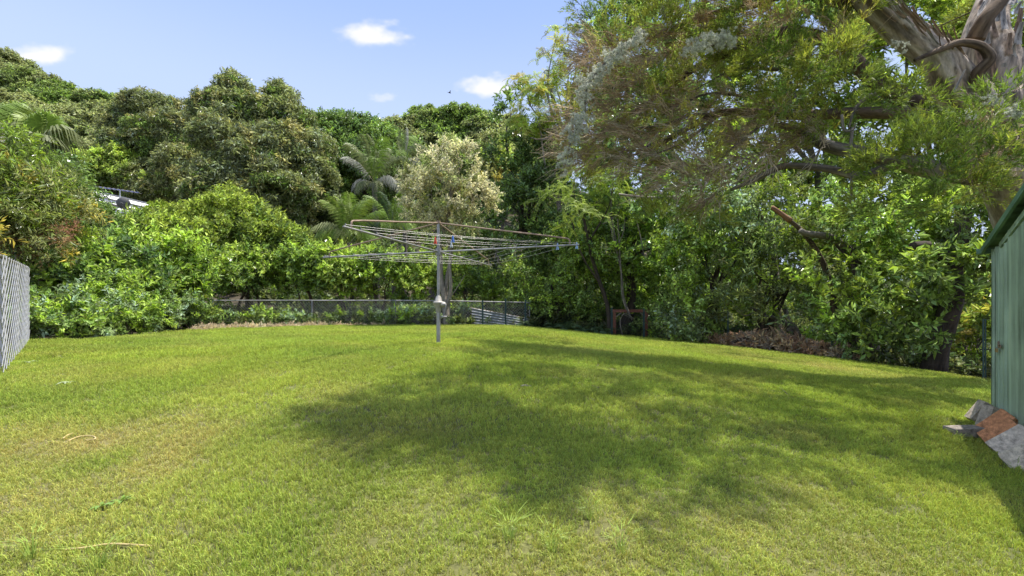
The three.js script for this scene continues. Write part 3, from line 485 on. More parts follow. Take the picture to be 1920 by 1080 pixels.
// ---------------------------------------------------------------- ridge: round-headed trees along the skyline and down the slope
{
  const ridge = [
    [8, 150, 72, 62, 'topmost round tree at the upper end of the ridge skyline'], [70, 185, 68, 58, 'domed olive tree second along the ridge skyline'], [128, 205, 66, 52, 'flat headed tree on the ridge just below the big white cloud'],
    [182, 222, 64, 48, 'dark spreading tree on the ridge above the pale bare trunks'], [226, 225, 66, 40, 'small dark crown on the ridge before the bronze gum'], [30, 232, 58, 60, 'wide olive crown on the slope above the fan palms'],
    [110, 250, 56, 58, 'grey green crown on the slope beneath the ridge trees'], [20, 285, 50, 50, 'shaded green crown behind the grey dead palm frond'], [365, 255, 60, 40, 'crown filling the dip between the two bronze gums'],
    [590, 258, 62, 36, 'low round tree at the foot of the twin peaked gum'], [648, 262, 66, 46, 'two tiered dark tree on the skyline above the palms'], [700, 280, 58, 44, 'green crown below the skyline notch above the palms'], [752, 262, 66, 46, 'dark domed tree between the palms and the skyline notch'],
    [812, 252, 68, 50, 'broad ridge crown behind the cream tree'], [868, 250, 66, 54, 'highest round crown of the ridge beyond the cream tree'], [930, 262, 64, 52, 'ridge crown beside the lime green tree'], [905, 320, 48, 50, 'olive crown on the slope between the cream tree and dark tree'], [790, 320, 52, 46, 'slope crown half hidden by the cream tree'], [985, 300, 56, 60, 'olive crown on the slope peeping past the dark glossy tree'],
    [640, 330, 46, 50, 'deep green crown right behind the feather palm'], [330, 300, 48, 50, 'shadowed crown under the first bronze gum'], [250, 300, 46, 52, 'green crown on the slope above the white boarded house'], [570, 340, 44, 50, 'slope crown behind the gum and the lower palm'], [180, 275, 50, 46, 'sparse crown around pale forked trunks on the slope'],
  ];
  ridge.forEach(([px, py, d, r, label], k) => {
    const R = mulberry(100 + k), L = [G(px, py, d, r, 0.5, 0.8), G(px - r * 0.6, py + r * 0.28, d - 2, r * 0.6, 0.55), G(px + r * 0.55, py + r * 0.25, d - 2.5, r * 0.62, 0.5), G(px + (R() - 0.5) * r, py + r * 0.75, d - 4, r * 0.7, 0.6)];
    const pal = [[C.green, C.olive, C.olive], [C.olive, C.green, C.olive], [C.green, C.green, C.olive]][k % 3];
    tree('ridge_tree', label, 'tree', 200 + k, { base: [(px - 960) / F * d, d], lobes: L, leaf: 'far', mat: 'soft', bark: 'pale', r: 0.3, limbs: 3, group: 'trees along the wooded ridge', cs: 1.5, dens: 2.1, size: 0.8, tints: pal, back: 0.35, under: 0.3, up: 0.6, patch: 0.25 });
  });
  const t = scene.children.find(o => o.userData.label && o.userData.label.startsWith('sparse crown around pale'));
  for (const q of [[[172, 335, 47], [178, 290, 47], [160, 250, 47]], [[178, 300, 47], [192, 262, 47], [204, 235, 47]], [[185, 330, 46], [190, 290, 46], [215, 262, 46]], [[160, 262, 47], [140, 245, 47], [120, 236, 47]]]) limbPx(t, q, 0.17, 0.06, BARK.pale, 10);
}
// ---------------------------------------------------------------- tall gums with bronze new growth
tree('gum_tree', 'tall twin peaked gum with bronze tips rising highest on the slope', 'tree', 31, { base: [-17.6, 33], r: 0.34, bark: 'pale', limbs: 7, leaf: 'euc', mat: 'gloss', cs: 0.66, dens: 4.4, fill: 0.85, size: 0.95, back: 0.4, under: 0.5, patch: 0.5, jit: 0.5, tints: [C.green, C.olive, C.olive, C.grey, C.olive, C.bronze], lobes: [
  G(437, 188, 33, 22, 1.2), G(435, 160, 33, 7, 1.8), G(440, 178, 33, 13, 1.2), G(428, 186, 33, 10, 1), G(519, 176, 34, 7, 2), G(512, 190, 34, 12, 1), G(398, 200, 33, 12, 0.9), G(548, 215, 34, 12, 1),  G(425, 218, 33, 46, 0.75), G(452, 235, 32.5, 48), G(520, 200, 34, 20, 1.2), G(520, 240, 33.5, 52, 0.95), G(440, 290, 31, 66, 0.9), G(545, 300, 32, 60, 0.95), G(490, 330, 30.5, 70, 0.8), G(585, 350, 31.5, 44, 0.9), G(420, 360, 30, 60, 0.8), G(520, 390, 30, 66, 0.7), G(470, 270, 34, 60)] });
tree('gum_tree', 'broad bronze tipped gum standing above the white boarded house', 'tree', 32, { base: [-27.5, 40], r: 0.3, bark: 'pale', limbs: 6, leaf: 'euc', mat: 'gloss', cs: 0.72, dens: 4.2, fill: 0.85, size: 0.95, back: 0.4, under: 0.5, patch: 0.5, jit: 0.5, tints: [C.green, C.olive, C.grey, C.olive, C.olive, C.bronze], lobes: [
  G(285, 218, 41.0, 36, 0.85), G(322, 222, 40.5, 28, 0.9), G(250, 250, 41.0, 44, 0.8), G(320, 270, 40.0, 58, 0.9), G(260, 300, 39.0, 52, 0.8), G(345, 330, 38.5, 52, 0.9), G(300, 360, 38.0, 50, 0.7), G(235, 330, 39.5, 40, 0.7)] });
tree('flat_topped_tree', 'bright green flat topped tree growing right behind the white boarded house', 'tree', 33, { base: [-30, 37.5], r: 0.2, bark: 'grey', limbs: 4, leaf: 'mid', cs: 0.7, dens: 6, size: 0.9, back: 0.5, tints: [C.bright, C.lime, C.green], lobes: [G(175, 322, 37.5, 40, 0.4), G(225, 314, 38.0, 40, 0.4), G(140, 332, 37.0, 34, 0.5), G(200, 340, 38.0, 56, 0.4), G(265, 345, 38.0, 36, 0.5)] });
tree('dark_tree', 'dark glossy leaved tree at the back between the gum and the palms', 'tree', 34, { base: [-10.5, 38], r: 0.3, bark: 'brown', limbs: 4, leaf: 'mid', mat: 'gloss', cs: 0.9, dens: 4.2, back: 0.4, size: 1.05, tints: [C.deep, C.green, C.green], lobes: [G(640, 270, 39, 46, 0.8), G(600, 290, 38, 40, 0.9), G(690, 275, 40, 50, 0.8), G(730, 300, 38, 44), G(640, 320, 37, 52), G(700, 335, 37, 52)] });
tree('golden_bush', 'yellow green crown glowing between the cream tree and the dark tree', 'tree', 35, { base: [-0.6, 27], r: 0.14, leaf: 'mid', cs: 0.6, dens: 6, size: 0.8, back: 0.5, tints: [C.gold, C.olive, C.lime], lobes: [G(932, 290, 27, 22, 1), G(915, 315, 27, 26), G(950, 320, 27, 24), G(925, 345, 26.5, 26)] });
// ---------------------------------------------------------------- pale variegated tree at the fence
{
  const t = tree('variegated_tree', 'cream leaved tree with slim pale trunk standing at the chain link fence', 'tree', 36, { base: [-2.3, 17], r: 0.085, bark: 'pale', limbs: 8, stems: 1, leaf: 'cream', mat: 'dull', cs: 0.36, dens: 9, size: 1.1, fill: 0.55, jit: 0.4, under: 0.5, back: 0.7, tints: [C.pale, C.cream, C.cream, C.olive], vary: 0.3, fork: 0.35, lobes: [
    G(853, 272, 17, 16, 1.1), G(815, 300, 17, 24, 0.9), G(863, 310, 17, 30, 0.9), G(805, 345, 16.8, 32, 0.85), G(848, 360, 16.6, 40, 0.9), G(887, 365, 17, 28, 0.9), G(796, 385, 16.8, 27, 0.8), G(895, 395, 16.8, 24, 0.8), G(839, 420, 16.7, 36, 0.7), G(874, 425, 17.2, 28, 0.7)] });
  limbPx(t, [[838, 616, 16.9], [834, 570, 16.9], [827, 520, 16.95], [826, 470, 17], [820, 410, 17]], 0.12, 0.05, BARK.pale);
  limbPx(t, [[836, 580, 16.9], [845, 540, 16.85], [843, 490, 16.9], [852, 420, 17]], 0.075, 0.035, BARK.pale);
  limbPx(t, [[843, 560, 16.85], [862, 532, 16.7], [872, 515, 16.6]], 0.02, 0.01, BARK.pale, 6);
}
// ---------------------------------------------------------------- palms, frond by frond
function featherGeo(seed, L, arch, pairs, len, wid, droop) {
  const R = mulberry(seed), m = new MB(), at = s => V(0, L * (Math.sin(s * 1.15) * 0.55 * (1 - arch * s * s) - arch * 0.25 * s * s * s), L * s * (1 - 0.2 * arch * s)), side = V(1, 0, 0);
  const p = []; for (let k = 0; k <= 9; k++) p.push(at(k / 9)); m.tube(p, p.map((_, k) => 0.022 * (1 - 0.085 * k)), 4, [1.2, 1.1, 0.7], 0, false);
  for (let k = 0; k < pairs; k++) for (const q of [-1, 1]) {
    const s = 0.14 + 0.86 * (k + 0.5) / pairs, b = at(s), tan = at(Math.min(1, s + 0.02)).sub(at(s - 0.02)).normalize(), l = len * (0.45 + 1.1 * Math.sin(Math.PI * (0.12 + 0.8 * s))) * (0.85 + 0.3 * R()), f = 0.75 + 0.5 * R();
    const d = side.clone().multiplyScalar(q).addScaledVector(tan, 0.55).add(V(0, 0.1 - droop * 0.5 * R(), 0)).normalize(), mid = b.clone().addScaledVector(d, l * 0.45), tip = mid.clone().addScaledVector(d, l * 0.4).add(V(0, -droop * l * (0.5 + 0.3 * R()), 0)), w = tan.clone().multiplyScalar(wid / 2);
    m.tri(b.toArray(), mid.clone().add(w).toArray(), mid.clone().sub(w).toArray(), [f, f, f]); m.tri(mid.clone().add(w).toArray(), tip.toArray(), mid.clone().sub(w).toArray(), [f, f, f]);
  }
  return m.geo(false);
}
function fanGeo(seed, pet, rad, droop) {
  const R = mulberry(seed), m = new MB(), n = 34, end = V(0, pet * 0.45, pet * 0.85), ax = end.clone().normalize(), side = V(1, 0, 0), upv = V(0, 0, 0).crossVectors(ax, side).negate();
  m.tube([V(0, 0, 0), end.clone().multiplyScalar(0.5).add(V(0, 0.05, 0)), end], [0.02, 0.016, 0.012], 4, [1.3, 1.15, 0.7], 0, false);
  for (let k = 0; k < n; k++) {
    const a = (k / (n - 1) - 0.5) * 5.0, dir = ax.clone().multiplyScalar(Math.cos(a)).addScaledVector(side, Math.sin(a)).normalize(), w = side.clone().multiplyScalar(Math.cos(a)).addScaledVector(ax, -Math.sin(a)).multiplyScalar(rad * 0.055), r = rad * (0.8 + 0.3 * R()), f = 0.75 + 0.5 * R(), fold = V(0, (k % 2 ? 1 : -1) * 0.015, 0);
    const p1 = end.clone().addScaledVector(dir, r * 0.55).add(fold).add(V(0, -droop * r * 0.08, 0)), p2 = p1.clone().addScaledVector(dir, r * 0.28).add(V(0, -droop * r * 0.3, 0)), p3 = p2.clone().addScaledVector(dir, r * 0.06).add(V(0, -droop * r * (0.35 + 0.3 * R()), 0));
    m.tri(end.toArray(), p1.clone().add(w).toArray(), p1.clone().sub(w).toArray(), [f, f, f]); m.tri(p1.clone().add(w).toArray(), p2.clone().addScaledVector(w, 0.6).toArray(), p1.clone().sub(w).toArray(), [f, f, f]); m.tri(p1.clone().sub(w).toArray(), p2.clone().addScaledVector(w, 0.6).toArray(), p2.clone().addScaledVector(w, -0.6).toArray(), [f, f, f]); m.tri(p2.clone().addScaledVector(w, 0.5).toArray(), p3.toArray(), p2.clone().addScaledVector(w, -0.5).toArray(), [f, f, f]);
  }
  return m.geo(false);
}
const tintedLeaf = (c, rough = 0.45, tr = 0.25) => { const m = leafMat(rough > 0.6 ? 0 : 0.4, tr); m.color.setRGB(...c); return m; };
const PALM = { green: tintedLeaf(C.green), lime: tintedLeaf([0.19, 0.26, 0.04]), grey: tintedLeaf([0.34, 0.34, 0.28], 0.7, 0.15), olive: tintedLeaf([0.17, 0.2, 0.07]), dead: tintedLeaf([0.33, 0.22, 0.13], 0.9, 0.1), dark: tintedLeaf([0.06, 0.1, 0.04]) };
const FEATHER = [featherGeo(1, 2.6, 0.35, 44, 0.5, 0.05, 0.8), featherGeo(2, 2.4, 0.75, 42, 0.55, 0.05, 1.1), featherGeo(3, 2.1, 0.1, 40, 0.45, 0.045, 0.5)], FAN = [fanGeo(4, 1.0, 0.85, 0.7), fanGeo(5, 0.9, 0.95, 1.3)];
const turn = (o, yaw, tilt, s = 1) => { o.rotation.order = 'YXZ'; o.rotation.set(tilt, yaw, 0); o.scale.setScalar(s); return o; };
function palm(name, label, crownAt, baseOff, r, fronds, geos, mats, seed, sc = 1) {
  const c = px2(...crownAt), b = onLand(c.x + baseOff[0], -c.z + baseOff[1]), R = mulberry(seed), t = thing(name, label, 'palm', b), top = c.clone().sub(b), p = curve([V(0, -0.1, 0), top.clone().multiplyScalar(0.5).add(V(0.06, 0, 0)), top], 14), g = new MB();
  g.tube(p, p.map((_, k) => r * (1.2 - 0.35 * k / 14)), 10, [1, 1, 1], 0.08); for (let k = 1; k < 40; k++) { const q = V(0, -0.1, 0).lerp(top, k / 40); }
  part('trunk', g.geo(), BARK.grey, t);
  fronds.forEach(([yaw, tilt, gi, mi, s], k) => { const f = part('frond', geos[gi], mats[mi], t); f.position.copy(top).add(V(0, 0.05 * R(), 0)); turn(f, yaw + (R() - 0.5) * 0.3, tilt + (R() - 0.5) * 0.15, s * sc); });
  return t;
}
{
  // yaw 0 points at the viewer, + turns to the right; tilt - lifts the frond, + drops it
  palm('feather_palm', 'tall feather palm with silvery drooping fronds left of the cream tree', [702, 345, 23], [0.1, 0], 0.15, [[-1.5, -0.45, 0, 2, 0.8], [-1.1, -0.6, 0, 3, 0.85], [-1.9, 0.15, 1, 2, 0.6], [1.2, 0.2, 1, 2, 0.75], [1.5, -0.4, 0, 3, 0.8], [0.3, -0.5, 1, 0, 0.8], [2.6, -0.9, 0, 3, 0.85], [0.9, -0.9, 0, 0, 0.9], [-0.5, -1.0, 0, 3, 0.9], [-2.6, -0.7, 0, 0, 0.9], [0.6, 0.5, 1, 3, 0.6], [-0.9, 0.4, 1, 3, 0.55]], FEATHER, [PALM.green, PALM.lime, PALM.grey, PALM.olive, PALM.dead], 1);
  palm('feather_palm', 'slender palm with upright spear leaf rising behind the cream tree', [757, 300, 24], [0.0, 0], 0.12, [[-1.2, -1.25, 2, 2, 0.7], [0.4, -1.35, 2, 3, 0.7], [1.3, -0.4, 1, 3, 0.7], [-1.5, 0.3, 1, 3, 0.65], [1.4, 0.4, 1, 2, 0.55], [2.8, -0.8, 0, 0, 0.7], [0.2, 0.2, 1, 0, 0.7]], FEATHER, [PALM.green, PALM.lime, PALM.grey, PALM.olive], 2);
  palm('feather_palm', 'bushy low palm with bright arching fronds above the hedge', [655, 455, 20.5], [0.1, 0.2], 0.13, [[-1.4, -0.75, 0, 1, 0.85], [-1.0, -0.35, 1, 2, 0.8], [-1.7, -0.2, 1, 0, 0.8], [-0.4, -0.8, 0, 1, 0.8], [0.3, -0.9, 0, 0, 0.85], [1.0, -0.7, 0, 1, 0.85], [1.5, -0.5, 0, 0, 0.8], [1.3, 0.0, 1, 0, 0.7], [2.5, -1.0, 0, 0, 0.85], [-2.5, -1.0, 0, 1, 0.85], [-0.9, -1.15, 2, 1, 0.95], [0.6, -0.2, 1, 1, 0.7]], FEATHER, [PALM.green, PALM.lime, PALM.olive], 3);
  palm('feather_palm', 'dark palm clump at the hedge top between feather palm and hoist', [735, 430, 22], [0, 0.3], 0.11, [[-1.3, -0.6, 0, 0, 0.75], [-0.6, -0.9, 0, 1, 0.7], [0.5, -0.7, 0, 0, 0.75], [1.4, -0.5, 0, 0, 0.75], [1.0, 0.1, 1, 0, 0.7], [-1.7, 0.0, 1, 1, 0.7], [2.6, -0.9, 0, 0, 0.75], [0, 0.1, 1, 0, 0.65]], FEATHER, [PALM.green, PALM.dark], 4);
  palm('fan_palm', 'fan palm with two clear fans at the edge of the slope', [34, 262, 24], [0, 0], 0.16, [[-1.3, -0.5, 0, 0, 1], [-0.5, -0.9, 0, 1, 1], [0.7, -0.8, 0, 0, 1.05], [1.4, -0.4, 0, 1, 1], [1.0, 0.1, 1, 2, 1], [0.1, 0.15, 1, 2, 1], [-1.0, 0.4, 1, 2, 0.95], [2.6, -0.8, 0, 0, 1], [0.6, 0.8, 1, 3, 0.9], [-0.4, 0.9, 1, 3, 0.9]], FAN, [PALM.lime, PALM.green, PALM.olive, PALM.dead], 5, 1.1);
  palm('fan_palm', 'fan palm with heavy hanging skirts beside the ridge trees', [78, 272, 23], [0, 0], 0.16, [[-1.1, -0.7, 0, 0, 1], [-0.3, -1.0, 0, 0, 1], [0.9, -0.7, 0, 1, 1], [1.5, -0.2, 1, 2, 1.05], [1.0, 0.35, 1, 2, 1.05], [0.2, 0.3, 1, 2, 1], [-0.9, 0.4, 1, 2, 1], [-1.7, 0.0, 1, 1, 1], [2.7, -0.8, 0, 1, 1], [0.6, 0.9, 1, 2, 0.95]], FAN, [PALM.lime, PALM.green, PALM.olive], 6, 1.1);
  const d = palm('date_palm', 'palm with one long bleached dead frond reaching past the fan palms', [-45, 262, 18], [-0.3, 0], 0.18, [[1.25, 0.05, 1, 1, 1.0], [1.6, 0.3, 1, 1, 0.9], [0.9, -0.6, 0, 0, 0.9], [0.3, -0.8, 0, 0, 0.9], [-0.8, -0.5, 0, 0, 0.9], [-1.6, -0.4, 1, 0, 0.9], [2.6, -0.7, 0, 0, 0.9]], FEATHER, [PALM.green, PALM.grey], 7);
}
// ---------------------------------------------------------------- the house on the slope, its dish and aerial
{
  const D = 29.5, o = onLand((215 - 960) / F * D, D + 1.5), t = thing('house', 'white boarded house with ribbed gable showing through the trees on the slope', 'house', o), white = std({ color: new THREE.Color().setRGB(0.86, 0.85, 0.82), roughness: 0.7 }), tan = std({ color: new THREE.Color().setRGB(0.36, 0.29, 0.22), roughness: 0.8, map: grainTex });
  const A = px2(140, 354, D).sub(o), B = px2(300, 391, D).sub(o), dir = B.clone().sub(A), len = dir.length(), ang = Math.atan2(dir.y, dir.x), mid = A.clone().lerp(B, 0.5);
  for (let k = 0; k < 4; k++) part('board', new THREE.BoxGeometry(len, 0.36, 0.05 - 0.003 * k).rotateX(-0.85).rotateZ(ang).translate(mid.x - 0.04 * k, mid.y - 0.285 * k, mid.z + 0.02 + 0.13 * k), white, t);
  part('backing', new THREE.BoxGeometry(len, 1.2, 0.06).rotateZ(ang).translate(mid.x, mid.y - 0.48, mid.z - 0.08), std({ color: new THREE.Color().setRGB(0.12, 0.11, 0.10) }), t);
  part('roof', new THREE.BoxGeometry(len + 0.5, 0.1, 5).rotateZ(ang).translate(mid.x, mid.y + 0.17, mid.z - 2.85), std({ color: new THREE.Color().setRGB(0.5, 0.49, 0.47) }), t);
  part('wall', boxGeo(len * 0.9, 2.4, 4.4, mid.x, mid.y - 2.3, mid.z - 2.5), tan, t);
  const e = px2(218, 386, D).sub(o), w2 = px2(258, 398, D).sub(o); part('soffit', new THREE.BoxGeometry(1.9, 0.3, 0.5).rotateZ(ang).translate(e.x, e.y, e.z), tan, t); part('fascia', new THREE.BoxGeometry(1.6, 0.12, 0.06).rotateZ(ang).translate(w2.x - 0.3, w2.y - 0.12, w2.z + 0.3), white, t); part('soffit', new THREE.BoxGeometry(1.2, 0.34, 0.4).rotateZ(ang).translate(w2.x, w2.y + 0.1, w2.z), tan, t);
  const dp = px2(231, 381, D - 1), dish = thing('satellite_dish', 'round grey satellite dish on the white boarded house', 'satellite dish', dp, null), grey = std({ color: new THREE.Color().setRGB(0.13, 0.13, 0.13), roughness: 0.6, side: THREE.DoubleSide });
  const bowl = part('reflector', new THREE.SphereGeometry(0.6, 20, 8, 0, 6.2832, 0, 0.62).rotateX(Math.PI / 2).translate(0, 0, -0.55), grey, dish); bowl.rotation.set(0.3, 0.55, 0);
  part('feed_arm', new MB().rod(V(0.05, -0.3, 0), V(0.28, -0.1, 0.45), 0.018).geo(), grey, dish); part('feed_horn', new THREE.CylinderGeometry(0.03, 0.045, 0.12, 8).rotateX(1.2).translate(0.28, -0.1, 0.45), grey, dish); part('mount', new MB().tube([V(0, -0.1, -0.1), V(0.02, -0.75, -0.12)], 0.035, 6).geo(), grey, dish);
  const ap = px2(225, 372, D - 0.3), aer = thing('television_aerial', 'thin blue television aerial on a short white mast above the dish', 'aerial', ap), L = q => px2(...q, D - 0.3).sub(ap), blue = std({ color: new THREE.Color().setRGB(0.12, 0.16, 0.42), metalness: 0.3, roughness: 0.5 });
  part('mast', new MB().rod(L([225, 382]), L([225, 357]), 0.035).geo(), white, aer); part('boom', new MB().rod(L([186, 351]), L([260, 361]), 0.028).geo(), blue, aer);
  for (let k = 0; k < 9; k++) { const c = L([188 + 8.5 * k, 351.3 + 1.15 * k]); part('element', new MB().rod(c.clone().add(V(-0.1, 0.02, 0.32)), c.clone().add(V(0.1, -0.02, -0.32)), 0.01).geo(), galvDull, aer); }
  part('stay', new MB().rod(L([191, 353]), L([210, 383]), 0.022).geo(), grey, aer);
}
// ---------------------------------------------------------------- shrubs and hedge along the back
const hedge = { jit: 0.3, leaf: 'broad', mat: 'gloss', bark: 'brown', r: 0.045, stems: 4, limbs: 2, cs: 0.36, dens: 8, size: 1.1, back: 0.6, under: 0.25, up: 0.55, fork: 0.55, patch: 0.9, group: 'clipped hedge shrubs behind the chain link fence' };
tree('hedge_shrub', 'hedge shrub at the bushy end under the big lime bush', 'shrub', 41, { ...hedge, base: [-10.0, 18.8], tints: [C.green, C.bright, C.lime], lobes: [G(430, 525, 18.8, 47), G(490, 530, 18.8, 45), G(465, 500, 18.8, 38)] });
tree('hedge_shrub', 'hedge shrub behind the stoutest fence post', 'shrub', 42, { ...hedge, base: [-7.8, 18.8], tints: [C.bright, C.green, C.lime], lobes: [G(550, 535, 18.8, 39), G(575, 508, 18.8, 34), G(530, 512, 18.8, 34)] });
tree('hedge_shrub', 'rounded hedge shrub under the low bright palm', 'shrub', 43, { ...hedge, base: [-6.8, 18.8], tints: [C.green, C.bright, C.lime], lobes: [G(635, 530, 18.8, 43), G(618, 508, 18.8, 36), G(655, 515, 18.8, 34)] });
tree('hedge_shrub', 'tallest pointed hedge shrub under the clothes hoist arm', 'shrub', 44, { ...hedge, base: [-5.3, 18.8], tints: [C.deep, C.green, C.bright], lobes: [G(710, 535, 18.8, 41), G(705, 508, 18.8, 36), G(735, 520, 18.8, 34)] });
tree('hedge_shrub', 'small hedge shrub just before the hoist post', 'shrub', 45, { ...hedge, base: [-3.7, 18.8], tints: [C.bright, C.lime, C.green], lobes: [G(780, 540, 18.8, 34), G(790, 516, 18.8, 26), G(765, 528, 18.8, 24)] });
tree('hedge_shrub', 'last hedge shrub past the cream tree trunk', 'shrub', 46, { ...hedge, base: [-1.9, 18.8], tints: [C.green, C.bright, C.deep], lobes: [G(868, 540, 18.8, 32), G(858, 518, 18.8, 24), G(890, 552, 18.8, 26), G(905, 575, 18.8, 20)] });
const bush = { jit: 0.35, leaf: 'broad2', mat: 'soft', bark: 'brown', r: 0.06, stems: 3, limbs: 4, cs: 0.38, dens: 7.5, size: 1.15, back: 0.55, under: 0.3, up: 0.6, patch: 0.8 };
tree('lime_bush', 'big lime green bush heaped up behind the hedge below the tall gum', 'bush', 51, { ...bush, base: [-11.5, 20], tints: [C.bright, C.lime, C.lime, C.green], lobes: [G(425, 425, 20, 56), G(380, 450, 20, 50), G(470, 440, 20, 50), G(520, 465, 19.7, 46), G(440, 475, 19.3, 60), G(560, 485, 19.5, 36)] });
tree('lime_bush', 'sprawling lime bush in front of the white boarded house', 'bush', 52, { ...bush, base: [-14, 18.6], tints: [C.bright, C.lime, C.green], lobes: [G(255, 452, 19, 38), G(318, 440, 19.5, 46), G(345, 458, 18.6, 52), G(220, 468, 18, 40), G(290, 470, 17.6, 54)] });
tree('leafy_bush', 'glossy bush hanging over the buried stretch of chain link fence', 'bush', 53, { ...bush, leaf: 'broad', mat: 'gloss', base: [-10.9, 14.6], tints: [C.green, C.bright, C.bright, C.lime], lobes: [G(310, 505, 14.4, 60), G(380, 520, 15.5, 48), G(250, 515, 13.6, 56), G(340, 550, 14.6, 52)] });
tree('leafy_bush', 'tangled bush of mixed leaves in the corner by the wire fence', 'bush', 54, { ...bush, leaf: 'broad', base: [-10, 11.4], tints: [C.deep, C.green, C.bright], lobes: [G(150, 510, 11.6, 58), G(205, 530, 12.4, 56), G(100, 530, 10.8, 46), G(170, 565, 11.4, 60), G(250, 560, 12.8, 48)] });
tree('dark_bush', 'dark green bush between the red flowering bush and the white house', 'bush', 55, { ...bush, leaf: 'small', mat: 'gloss', base: [-13.6, 15.5], dens: 9, size: 1.4, tints: [C.deep, C.green, C.green], lobes: [G(118, 352, 15.5, 30), G(130, 392, 15.2, 30), G(100, 395, 15, 40), G(165, 440, 14.8, 40), G(120, 440, 14.6, 46), G(190, 468, 14.6, 40)] });
{
  const t = tree('flowering_bush', 'tall yellow olive bush with dull red flower spikes over the wire fence', 'bush', 56, { ...bush, leaf: 'narrow', mat: 'gloss', base: [-10.7, 10.6], cs: 0.36, dens: 10, size: 1.0, jit: 0.4, tints: [C.olive, C.bright, C.green, C.olive, C.gold], lobes: [G(25, 320, 10.8, 56), G(-30, 360, 10, 70), G(60, 365, 11, 48), G(15, 405, 10.2, 58), G(80, 420, 10.8, 46), G(40, 455, 9.9, 48), G(100, 455, 11, 38), G(-40, 440, 9.2, 60)] });
  const R = mulberry(9), it = []; for (const [x, y, n] of [[95, 428, 5], [30, 450, 4], [115, 445, 5], [20, 480, 3], [60, 400, 2], [85, 470, 3]]) for (let k = 0; k < n * 2; k++) it.push(placed(px2(x + (R() - 0.5) * 34, y + (R() - 0.5) * 18, 9.9 + R() * 0.4).sub(t.position), rdir(R).add(V(0, -0.4, 0)).normalize(), R() * 6, 0.55 + 0.5 * R(), col([0.42, 0.2 + 0.12 * R(), 0.15], 0.7 + 0.5 * R())));
  scatter(t, 'blossom', SPRAY.needle2, LEAF.dull, it, 'dull red flower spikes');
}
// silvery weeds spilling over the buried end of the fence
const weed = { leaf: 'broad', mat: 'soft', jit: 0.65, bark: 'brown', r: 0.012, stems: 3, limbs: 2, cs: 0.24, dens: 12, size: 0.75, back: 0.6, under: 0.35, up: 0.5, patch: 1.6 };
tree('lantana', 'mound of silvery weeds at the corner where the wire fence ends', 'weeds', 61, { ...weed, base: [-8.6, 9.1], tints: [C.silver, C.green, C.bright], lobes: [G(75, 618, 9.0, 26, 0.6), G(110, 612, 9.3, 34, 0.7), G(95, 580, 9.6, 30), G(150, 612, 9.6, 36, 0.7)] });
tree('lantana', 'widest mound of silvery weeds spilling onto the lawn edge', 'weeds', 62, { ...weed, base: [-8.4, 10.4], tints: [C.silver, C.bright, C.green, C.bright], lobes: [G(200, 606, 10.2, 42, 0.75), G(245, 598, 10.8, 46, 0.8), G(185, 575, 10.6, 38), G(280, 605, 11.3, 34, 0.7), G(230, 572, 11.2, 38)] });
tree('lantana', 'leafy weeds climbing the fence before the first clear post', 'weeds', 63, { ...weed, base: [-9.6, 14.2], tints: [C.green, C.silver, C.bright], lobes: [G(320, 580, 13.6, 36, 0.9), G(350, 575, 15, 34, 0.9), G(300, 604, 12.9, 28, 0.6), G(355, 603, 15.2, 26, 0.7)] });
tree('weed_clump', 'pale weeds pushing through the wire beside the first clear post', 'weeds', 64, { ...weed, base: [-8.7, 16.6], size: 0.8, tints: [C.silver, C.bright, C.green], lobes: [G(400, 602, 16.8, 16, 0.6), G(450, 607, 16.8, 18, 0.4), G(500, 604, 16.9, 22, 0.5), G(560, 608, 16.9, 16, 0.5)] });
tree('weed_clump', 'low green weeds under the rail behind the hoist post', 'weeds', 65, { ...weed, base: [-4.2, 17.5], size: 0.8, tints: [C.green, C.silver, C.bright], lobes: [G(640, 606, 17.5, 16, 0.6), G(690, 606, 17.4, 22, 0.4), G(750, 602, 17.5, 26, 0.6), G(790, 598, 17.7, 22, 0.8), G(865, 598, 17.7, 22, 0.8)] });
// ---------------------------------------------------------------- ground cover over the slope and under the thicket
{
  const R = mulberry(333), items = [], cover = (n, d0, d1, s0, s1) => { for (let k = 0; k < n; k++) { const d = mix(d0, d1, R()), x = (R() * 2 - 1) * 1.25 * d; if (inLawn(x, d) || (d < 16 && x < 9 && x > -9.5)) continue; if (fbm(x * 0.4, d * 0.4, 3, 3) < 0.36) continue; const p = onLand(x, d); items.push(placed(p, V((R() - 0.5) * 1.2, 0.8, (R() - 0.5) * 1.2 + 0.3).normalize(), R() * 6.28, mix(s0, s1, R()), col([[0.11, 0.18, 0.03], [0.08, 0.13, 0.03], [0.17, 0.2, 0.05], [0.2, 0.26, 0.04]][Math.floor(R() * 4)], 0.7 + 0.6 * R()))); } };
  cover(3600, 9, 18.5, 0.7, 1.3); cover(9000, 17.6, 30, 0.9, 1.9); cover(5000, 30, 75, 2, 4);
  const m = new THREE.InstancedMesh(SPRAY.broad2, LEAF.soft, items.length); m.name = 'undergrowth'; m.castShadow = m.receiveShadow = true; items.forEach((it, k) => { m.setMatrixAt(k, it.m); m.setColorAt(k, it.c); }); instances += items.length;
  scene.add(tag(m, 'leafy undergrowth covering the soil behind the fences and up the slope', null, null, 'stuff'));
}
